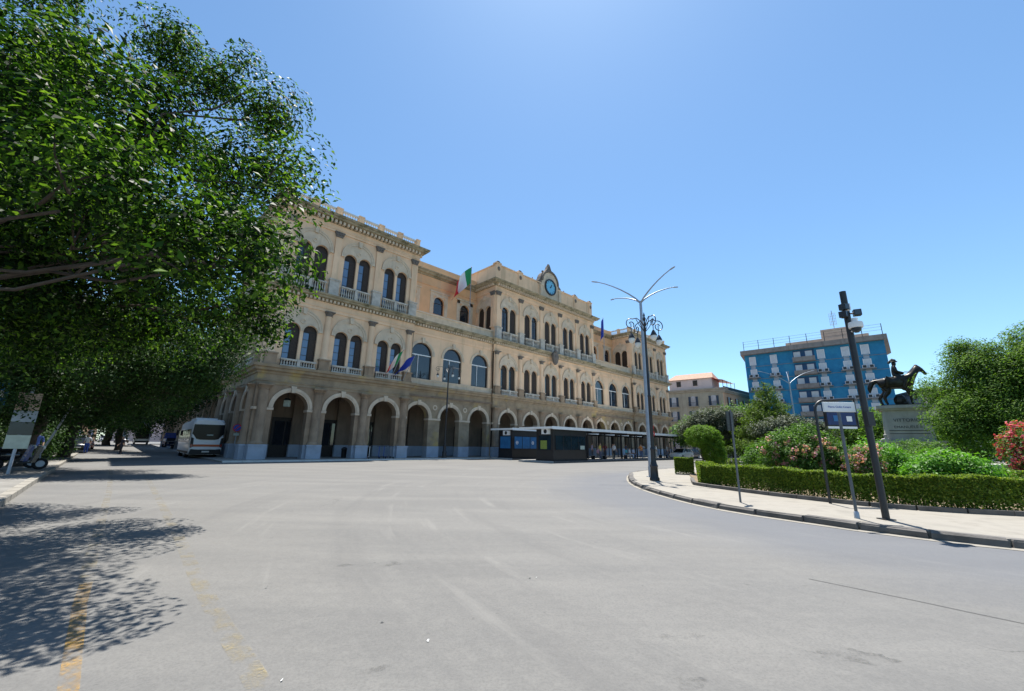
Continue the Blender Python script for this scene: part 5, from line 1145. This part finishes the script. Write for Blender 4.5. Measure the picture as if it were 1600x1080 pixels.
for i in range(5): an.tube([(BL*.70-.7,6,HB+5.5+.7*i),(BL*.70+.7,6,HB+5.5+.7*i)],.04,5); an.tube([(BL*.70-.6+.3*i,6,HB+5.2),(BL*.70-.6+.3*i,6,HB+8.2)],.03,5)
an.build('roof_antenna','steel',BB)
FLH=3.25; colsx=[.065,.235,.585,.75,.875]
for fl in range(7):
    z=HB-1.0-2.75-FLH*fl
    for ci,cf in enumerate(colsx):
        w=put('window',cached('bwn',lambda:MB().box(-.62,.62,-.1,-.0,0,2.1).mesh('window','pale')),BB,(BL*cf,-.002,z))
        put('frame',cached('bwf',lambda:MB().box(-.72,-.62,-.13,0,-.05,2.15).box(.62,.72,-.13,0,-.05,2.15).box(-.62,.62,-.13,0,2.1,2.16).mesh('frame','white')),w)
        put('panel',cached('bwp',lambda:MB().box(-.5,.5,-.05,0,-1.0,-.06).mesh('panel','bluewall_pale')),w)
        if fl>0:
            b_=put('balcony',cached('bwb',lambda:MB().box(-1.35,1.35,-.75,0,-.15,0).mesh('balcony','concrete')),BB,(BL*cf,0,z))
            for sg in (-.6,.6): put('air_conditioner',cached('bac',lambda:MB().box(-.42,.42,-.72,-.4,.05,.75).mesh('air_conditioner','pale')),b_,(sg,0,0)); put('grille',cached('bag',lambda:MB().box(-.30,.30,-.74,-.722,.12,.68).mesh('grille','iron')),b_,(sg,0,0))
    # loggia
    x0,x1=BL*.385,BL*.54
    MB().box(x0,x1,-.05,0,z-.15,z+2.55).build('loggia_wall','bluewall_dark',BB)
    MB().box(x0-.1,x1+.1,-1.15,-.0,z-.35,z-.2).box(x0-.1,x1+.1,-1.2,-1.08,z-.2,z+.75).build('loggia_parapet','concrete',BB)
    for xx in (x0+.75,x1-1.15): w=put('window',cached('blw',lambda:MB().box(-.6,.75,-.09,-.051,.0,2.2).mesh('window','pale')),BB,(xx,0,z))
    MB().box(-.06,BL+.05,-.08,-.003,z-.42,z-.34).build('string_course','concrete',BB)
    MB().box(BL*.85-.03,BL*.85+.03,-.15,0,z+2.2,z+2.3).build('lamp_bracket','white',BB)
def house(name,label,a,b,depth,H,wall,fl,nb,extra=None,shut='bluegrey',z0=0,style='shutter',group=None):
    A,B_=Vector(a),Vector(b); dd=B_-A; L=dd.length; dd/=L; t=thing(name,label,'building',(A.x,A.y,z0),math.atan2(dd.y,dd.x),group)
    MB().box(0,L,0,depth,0,H).build('wall',wall,t); MB().box(-.5,L+.5,-.55,depth+.4,H,H+.35).box(-.3,L+.3,-.3,depth+.3,H-.4,H).build('cornice','cornice_pale',t)
    fh=(H-1.2)/fl
    for f in range(fl):
        for i in range(nb):
            w=put('window',cached(('hw',name),lambda:MB().box(-.6,.6,-.05,.02,0,2.3).prism([(.6*math.cos(math.pi*k/8),2.3+.28*math.sin(math.pi*k/8)) for k in range(9)],-.05,.02).mesh('window','glass_pale')),t,(L*(i+.5)/nb,0,.9+fh*f))
            for sg in (-1,1): put('shutter',cached(('hs',sg,shut),lambda:MB().box(sg*.62-(.55 if sg<0 else 0),sg*.62+(.55 if sg>0 else 0),-.12,-.03,-.02,2.45).mesh('shutter',shut)),w)
            bc=put('balcony',cached('hbal',lambda:MB().box(-1.3,1.3,-.8,0,-.2,-.03).mesh('balcony','cornice_pale')),t,(L*(i+.5)/nb,0,.9+fh*f))
            def rl():
                mb=MB(); mb.box(-1.25,1.25,-.78,-.73,.92,.98)
                for q in range(13): mb.box(-1.25+q*.205,-1.22+q*.205,-.77,-.74,-.03,.92)
                return mb.mesh('railing','iron')
            put('railing',cached('hrl',rl),bc)
    return t,L
M['cornice_pale']=mat('pale_cornice',(.36,.32,.26),.9,.2,1); M['glass_pale']=mat('curtained_glass',(.35,.38,.42),.15,.25,1,spec=.7); M['bluegrey']=mat('blue_grey_shutter',(.035,.055,.085),.7,.15,4); M['brownsh']=mat('brown_louvre',(.09,.05,.03),.7,.15,4)
M['beige']=mat('olive_beige_render',(.37,.335,.26),.9,.14,.6,.1,20,stain=(.26,.23,.18),streak=True); M['pinkw']=mat('pale_pink_render',(.66,.53,.49),.9,.1,.6); M['tile']=mat('terracotta_tiles',(.40,.25,.18),.85,.3,3,.4,12); M['ochre']=mat('ochre_render',(.50,.33,.22),.9,.15,.6)
t,L=house('corner_house','olive-beige corner house with shuttered balconies and a pink tiled penthouse','(0)'and(42.0,110.5),(53.4,101.0),20,16.2,'beige',4,3)
MB().box(1.4,L-2.6,.4,8,16.55,19.3).build('penthouse','pinkw',t); MB().add([(1.0,-.1,19.3),(L-2.2,-.1,19.3),(L-2.2,8.3,19.3),(1.0,8.3,19.3),(2.2,4,21.3),(L-3.2,4,21.3)],[(0,1,5,4),(1,2,5),(2,3,4,5),(3,0,4),(3,2,1,0)]).build('tiled_roof','tile',t)
for x in (3.4,7.6): w=MB().box(x,x+1.1,.3,.41,17.5,18.9).build('penthouse_window','glass',t)
t,L=house('side_house','warm pinkish house flank with a red awning on its roof terrace','(0)'and(53.45,100.9),(80,124),14,15.6,'ochre',4,7,shut='brownsh')
MB().add([(.3,.2,18.6),(8,.2,18.2),(8,4,19.0),(.3,4,19.3)],[(0,1,2,3)]).build('awning','red',t); 
for x in (.4,2.9,5.4,7.9): MB().tube([(x,.25,15.9),(x,.25,18.5)],.06,6).build('awning_post','iron',t)
MB().box(.2,20,.1,.25,15.95,16.9).build('terrace_railing','iron',t)
t,L=house('far_house','cream house beyond the right end of the station','(0)'and(30,116),(43,110.5),15,15.0,'pinkw',4,4,shut='brownsh')
# street end at the left
t,L=house('street_house','pale house closing the left side street behind the buses','(0)'and(-128,132),(-92,150),20,17,'pinkw',4,7,z0=.8)
t,L=house('street_house','ochre house at the left side street behind the trees','(0)'and(-92,66),(-112,112),16,16,'ochre',4,9,z0=.3); t['label']='ochre house row behind the trees on the left street'
t,L=house('street_house','beige house behind the huge tree at the left edge','(0)'and(-66,28),(-90,63),16,18,'beige',5,8); 
t,L=house('garden_house','pale modern house seen between statue and tree','(0)'and(86,84),(120,70),20,14,'pinkw',4,6)
tree('big park tree behind the olive tree at the right edge',(52,40,.17),(52,40,3),[(50,41,5.5,3.5,3,2.6),(54,38,6,3.6,3,2.8),(52,39,8,3,3,2)],600,32,.4,.8,'olive',.35)

# ------------------------------------------------------------------ side street surface rising gently at the left
bd=Vector((-.70,.713)); pd=Vector((.713,.70))
def ss(t_,w): p=bd*t_+pd*w; return (p.x,p.y)
SS=MB().add([(*ss(52,-14),.003),(*ss(52,6.5),.003),(*ss(110,6.5),.75),(*ss(110,-14),.75),(*ss(420,10),1.1),(*ss(420,-60),1.1)],[(0,1,2,3),(3,2,4,5)]).build('side_street','road'); structure(SS)
def ramp_z(x,y): t_=x*bd.x+y*bd.y; return max(0,min(.75,(t_-52)/58*.75))+.004
# ------------------------------------------------------------------ vehicles
M['car_glass']=mat('vehicle_glass',(.012,.014,.017),.12,0,spec=.15)
M['bus_white']=mat('white_bus_paint',(.84,.85,.86),.3,.04,2,spec=.5,coat=.3); M['orange']=mat('orange_stripe',(.60,.12,.03),.35,.05,3); M['tail']=mat('red_tail_lamp',(.30,.01,.01),.2,.1,5,spec=.7); M['plate']=mat('number_plate',(.7,.7,.65),.5,.05,5)
def wheel_mesh(r,w):
    return MB().lathe([(r*.55,-w/2),(r*.9,-w/2),(r,-w/2+.03),(r,w/2-.03),(r*.9,w/2),(r*.55,w/2)],(0,0,0),18).xf(Matrix.Rotation(math.pi/2,4,'X')).mesh('tyre','rubber',True)
def rim_mesh(r,w):
    mb=MB(); mb.lathe([(r*.56,-w/2-.004),(r*.56,w/2+.004)],(0,0,0),16); mb.xf(Matrix.Rotation(math.pi/2,4,'X')); return mb.mesh('rim','steel')
def add_wheel(t,x,y,r,w):
    q=put('wheel',cached(('tyre',r,w),lambda:wheel_mesh(r,w)),t,(x,y,r)); put('rim',cached(('rim',r,w),lambda:rim_mesh(r,w)),q)
def bus(label,loc,rz,L=11.5,W=2.5,H=3.15,body='bus_white',stripe='orange',front=False,group='buses'):
    """rear end at local x=0, nose at x=L"""
    t=thing('bus',label,'bus',loc,rz,group); h=W/2; rc=.28
    sec=[(-h+.06,.32),(h-.06,.32),(h,.6),(h,2.0),(h-.05,H-rc),(h-rc*.8,H-.04),(h-.6,H),(-h+.6,H),(-h+rc*.8,H-.04),(-h+.05,H-rc),(-h,2.0),(-h,.6)]
    xs=[(.0,.93),(.10,.985),(.3,1.0),(L-.4,1.0),(L-.12,.97),(L,.9)]; vs=[]; n=len(sec); fs=[]
    for x,k in xs: vs+=[(x,y*k,.32+(z-.32)*(.97 if k<.95 else 1)) for y,z in sec]
    for i in range(len(xs)-1): fs+=[(i*n+q,i*n+(q+1)%n,(i+1)*n+(q+1)%n,(i+1)*n+q) for q in range(n)]
    fs+=[tuple(range(n)),tuple((len(xs)-1)*n+q for q in range(n-1,-1,-1))]
    MB().add(vs,fs).build('body',body,t,True)
    # side glazing
    for sg in (-1,1):
        for i in range(6): put('window',cached(('bsw',sg,W),lambda:MB().box(0,1.5,sg*(h+.012)-.01,sg*(h+.012)+.01,1.35,2.45).mesh('window','car_glass')),t,(.7+i*1.66,0,0))
        MB().box(.6,L-.5,sg*(h+.008)-.008,sg*(h+.008)+.008,.42,.58).build('skirt','black',t)
    # rear (local yz plane at x=0)
    def rear(poly,x0,x1,name,m,par=None):
        n=len(poly); return MB().add([(x0,y,z) for y,z in poly]+[(x1,y,z) for y,z in poly],[tuple(range(n)),tuple(range(2*n-1,n-1,-1))]+[(i,n+i,n+(i+1)%n,(i+1)%n) for i in range(n)]).build(name,m,par or t)
    rw=rear([(-1.08,2.85),(1.08,2.85),(1.12,2.05),(.98,1.92),(.78,1.62),(.5,1.56),(-.5,1.56),(-.78,1.62),(-.98,1.92),(-1.12,2.05)],-.035,.02,'rear_window','car_glass')
    MB().box(-.045,-.036,-.35,.1,1.9,2.02).build('destination_label','paper',rw)
    if stripe: rear([(-1.12,1.16),(1.12,1.16),(1.12,.98),(-1.12,.98)],-.03,.02,'stripe',stripe)
    rear([(-1.05,.78),(-.7,.74),(.7,.74),(1.05,.78),(1.13,.34),(-1.13,.34)],-.06,.03,'bumper','black')
    for sg in (-1,1):
        c=rear([(sg*1.14,1.75),(sg*.96,1.68),(sg*.92,.98),(sg*1.12,.86)],-.045,.02,'light_cluster','black'); rear([(sg*1.11,1.18),(sg*.97,1.18),(sg*.97,.95),(sg*1.11,.95)],-.06,-.046,'lens','tail',c)
        MB().tube([(L-.3,sg*h,2.5),(L+.1,sg*(h+.2),2.45)],.03,6).box(L+.02,L+.16,sg*(h+.2)-.1,sg*(h+.2)+.1,1.95,2.5).build('mirror','black',t)
    MB().box(-.075,-.061,-.26,.26,.5,.62).build('number_plate','plate',t)
    MB().box(L*.25,L*.6,-.8,.8,H-.01,H+.22).build('roof_unit',body,t)
    fw=MB().box(L+.0,L+.03,-h*.85,h*.85,1.0,2.7).build('windscreen','car_glass',t); MB().box(L-.02,L+.05,-h*.9,h*.9,.36,.62).build('front_bumper','black',t)
    for sg in (-1,1): MB().box(L,L+.04,sg*.85-.18,sg*.85+.18,.68,.88).build('headlight','lampglass',t); MB().box(L+.01,L+.035,sg*.1-.0,sg*.1+.01,.9,.91).build('wiper','black',t)
    for x in (2.7,L-2.6):
        for y in (-h+.16,h-.16): add_wheel(t,x,y,.48,.3)
    return t
bh=Vector((-.68,.733)); brot=math.atan2(bh.y,bh.x)
bus('white city bus with orange stripe parked by the station side, seen from behind',(-26.35,36.1,0),brot,10.5,2.35,3.3)
bx,by=-66.0,74.5; bus('white minibus facing the camera far down the side street',(bx-4.2,by+4.4,ramp_z(bx,by)),math.atan2(-.735,.68),6.2,2.1,2.7,'bus_white',None)
def car(label,loc,rz,paint,group='parked cars',kind='hatch'):
    t=thing('parked_car',label,'car',loc,rz,group); L,h=4.0,.84
    side=[(0,.45),(.05,.78),(.30,.92),(.95,1.0)] # nose at x=0
    xs=[0,.12,.5,1.05,1.7,2.6,3.4,3.8,4.0]; top=[.55,.72,.84,.93,.95,.97,.97,.92,.70]; bot=[.34,.24,.20,.18,.18,.18,.20,.28,.38]; wd=[.62,.74,.82,h,h,h,h,.80,.70]
    vs=[];fs=[];n=8
    for x,tp,b,w in zip(xs,top,bot,wd): vs+=[(x,-w*.9,b),(x,-w,b+.18),(x,-w,(b+tp)/2+.1),(x,-w*.93,tp),(x,w*.93,tp),(x,w,(b+tp)/2+.1),(x,w,b+.18),(x,w*.9,b)]
    for i in range(len(xs)-1): fs+=[(i*n+q,i*n+(q+1)%n,(i+1)*n+(q+1)%n,(i+1)*n+q) for q in range(n)]
    fs+=[tuple(range(n)),tuple((len(xs)-1)*n+q for q in range(n-1,-1,-1))]
    MB().add(vs,fs).build('body',paint,t,True)
    MB().add([(1.0,-.76,.92),(1.0,.76,.92),(3.75,.74,.95),(3.75,-.74,.95),(1.75,-.60,1.40),(1.75,.60,1.40),(3.35,.58,1.40),(3.35,-.58,1.40)],[(0,1,5,4),(1,2,6,5),(2,3,7,6),(3,0,4,7)]).build('greenhouse','car_glass',t)
    MB().add([(1.7,-.61,1.40),(1.7,.61,1.40),(3.4,.59,1.41),(3.4,-.59,1.41),(1.95,-.5,1.46),(1.95,.5,1.46),(3.2,.48,1.46),(3.2,-.48,1.46)],[(0,1,5,4),(1,2,6,5),(2,3,7,6),(3,0,4,7),(4,5,6,7)]).build('roof',paint,t,True)
    for sg in (-1,1):
        MB().tube([(1.02,sg*.75,.93),(1.75,sg*.6,1.41)],.035,5).tube([(3.74,sg*.73,.96),(3.35,sg*.58,1.41)],.05,5).tube([(2.5,sg*.75,.95),(2.5,sg*.6,1.41)],.03,5).build('pillar',paint,t)
        MB().box(.02,.14,sg*.55-.14,sg*.55+.14,.58,.70).build('headlight','lampglass',t); MB().box(3.93,4.01,sg*.58-.11,sg*.58+.11,.62,.82).build('taillight','tail',t)
        MB().box(1.3,1.5,sg*.92-.08,sg*.92+.08,.93,1.06).build('mirror',paint,t)
        for x in (.78,3.2): add_wheel(t,x,sg*.74,.31,.2)
    MB().box(-.03,.0,-.25,.25,.40,.50).build('number_plate','plate',t)
    MB().box(4.0,4.03,-.25,.25,.50,.60).build('number_plate','plate',t)
    return t
for nm,c in (('car_black',(.012,.012,.014)),('car_grey',(.14,.15,.16)),('car_white',(.65,.66,.67)),('car_red',(.22,.02,.02)),('car_blue',(.02,.05,.22)),('car_silver',(.38,.40,.42))): M[nm]=mat(nm+'_paint',c,.25,.04,2,spec=.6,coat=.5)
ca=math.atan2(bd.y,bd.x)
for lb,x,y,a,p_ in (('black car parked in the shade under the left trees',-42,40.5,ca,'car_black'),('dark red car parked under the left trees beyond the black one',-50.5,49.5,ca+.1,'car_red'),
  ('silver car parked at the far end of the side street',-84,86,ca,'car_silver'),('black car parked beside the silver one far down the street',-78,84,ca+.2,'car_black'),('pale car parked leftmost far down the street',-89,86,ca,'car_white'),
  ('dark blue car parked behind the white bus',-52,64,ca,'car_blue'),('grey car in the queue left of the bus',-56,71,ca,'car_grey')):
    car(lb,(x,y,ramp_z(x,y)+(.13 if y<50 and x>-60 and p_ in('car_black',) else 0)),a,M[p_] if False else p_)
car('white car parked beyond the garden under the olive tree',(40.5,27.0,.2),R(-35),'car_white'); car('grey car parked beside the white one under the olive tree',(35.6,29.6,.2),R(-38),'car_grey')
car('white car beyond the platform end, behind the topiary',(22.0,56.0,0),R(40),'car_white'); car('black car next to the white one behind the topiary',(24.6,59.6,0),R(40),'car_black'); car('silver car seen below the cedar',(23.5,49.0,.2),R(20),'car_silver')
# small flatbed truck with blue cab, left of the bus
bx,by=-54.5,66.5
t=thing('flatbed_truck','small truck with blue cab and low railed bed left of the bus','truck',(bx,by,ramp_z(bx,by)),ca+math.pi)
MB().add([(0,-.9,.5),(0,.9,.5),(1.6,.9,.5),(1.6,-.9,.5),(.05,-.9,1.3),(.05,.9,1.3),(.45,-.8,2.1),(.45,.8,2.1),(1.6,.85,2.15),(1.6,-.85,2.15)],[(3,2,1,0),(0,1,5,4),(4,5,7,6),(6,7,8,9),(0,4,6,9,3),(1,2,8,7,5),(2,3,9,8)]).build('cab','car_blue',t)
MB().add([(.03,-.75,1.32),(.03,.75,1.32),(.42,.7,2.02),(.42,-.7,2.02)],[(0,1,2,3)]).build('windscreen','car_glass',t)
MB().box(1.7,5.2,-.95,.95,.75,.9).build('bed','car_grey',t)
for sg in (-1,1): MB().box(1.7,5.2,sg*.95-.03,sg*.95+.03,.9,1.25).build('bed_side','car_white',t)
for x in (.7,4.2):
    for y in (-.8,.8): add_wheel(t,x,y,.36,.22)
# motorbikes standing under the trees
def scooter(label,loc,rz,p_):
    t=thing('motor_scooter',label,'motor scooter',loc,rz,'motor scooters under the trees')
    MB().sphere((-.35,0,.62),.3,10,7,(1.5,.55,.7)).build('rear_fairing',p_,t,True); MB().sphere((-.30,0,.84),.24,10,6,(1.7,.55,.28)).build('saddle','black',t,True); MB().box(.0,.38,-.17,.17,.28,.34).build('footboard','black',t)
    MB().prism([(.36,.30),(.5,.32),(.62,.95),(.52,1.02)],-.2,.2).build('leg_shield',p_,t); MB().tube([(.66,0,.28),(.55,0,1.05)],.03,6).build('fork','steel',t); MB().tube([(.52,-.33,1.08),(.55,0,1.06),(.52,.33,1.08)],.018,6).build('handlebar','black',t); MB().sphere((.64,0,.95),.09,8,6).build('headlight','lampglass',t,True)
    for x in (-.6,.68): add_wheel(t,x,0,.25,.1)
for lb,x,y,a,p_ in (('dark motor scooter parked beside the bus stop post',-21.3,18.2,1.0,'car_black'),('blue motor scooter parked behind the dark one',-22.6,19.0,1.1,'car_blue'),('grey motor scooter parked under the low tree',-24.5,20.5,.9,'car_grey'),('second dark motor scooter, leftmost under the low tree',-22.0,16.6,1.2,'car_black')): scooter(lb,(x,y,.13),a,p_)
# bus stop post and boards at the left edge
t=thing('bus_stop_post','tall stack of bus stop boards on a pale post at the left edge','bus stop',(-19.3,16.3,.13),R(44))
MB().tube([(0,0,0),(0,0,3.35)],.05,8).build('post','steel',t,True)
for z0,z1,m_ in ((.95,1.45,'paper'),(1.48,1.95,'poster_dark'),(1.98,2.4,'bluewall_pale'),(2.43,3.1,'penthouse')): MB().box(-.3,.3,-.06,.0-.052,z0,z1).box(-.32,.32,-.052,-.05,z0-.01,z1+.01).build('board',m_,t)
t=thing('totem_sign','teal and white totem sign cut by the left edge of the picture','sign',(-20.3,15.7,.13),R(48)); MB().box(-.45,.45,-.12,.12,0,2.6).build('body','poster_dark',t); MB().box(-.5,.5,-.14,.14,2.6,3.45).build('head','poster_blue',t); MB().box(-.4,.4,-.126,-.121,.9,1.6).build('strip','orange',t); MB().box(-.4,.4,-.146,-.141,2.9,3.15).build('notice','white',t)
t=thing('leaning_pole','thin grey pole leaning to the right beside the bus stop','pole',(-22.4,19.7,.13)); MB().tube([(0,0,0),(.55,.1,1.5),(1.0,.15,2.9)],.045,8).build('shaft','steel',t,True); MB().box(-.12,.12,-.12,.12,0,.04).build('foot_plate','steel',t)
t=thing('red_sign','small plain red sign board deep under the trees','sign',(-31.5,27.2,0)); MB().tube([(0,0,0),(0,0,2.6)],.04,6).build('post','iron',t); MB().box(-.5,.5,-.06,.0,2.3,2.65).build('board','red',t)  # unlit board in plain red enamel
person('person in pale shirt and blue trousers under the left trees','stand',(-40.0,39.4,.13),R(20),(.55,.56,.58),(.03,.08,.35))
person('person in blue top beside the parked scooters','stand',(-24.6,21.6,.13),R(60),(.10,.16,.40),(.05,.05,.06))
person('person in dark clothes near the black car','walk',(-38.2,41.0,.0),R(-20),(.03,.03,.04),(.04,.04,.05))
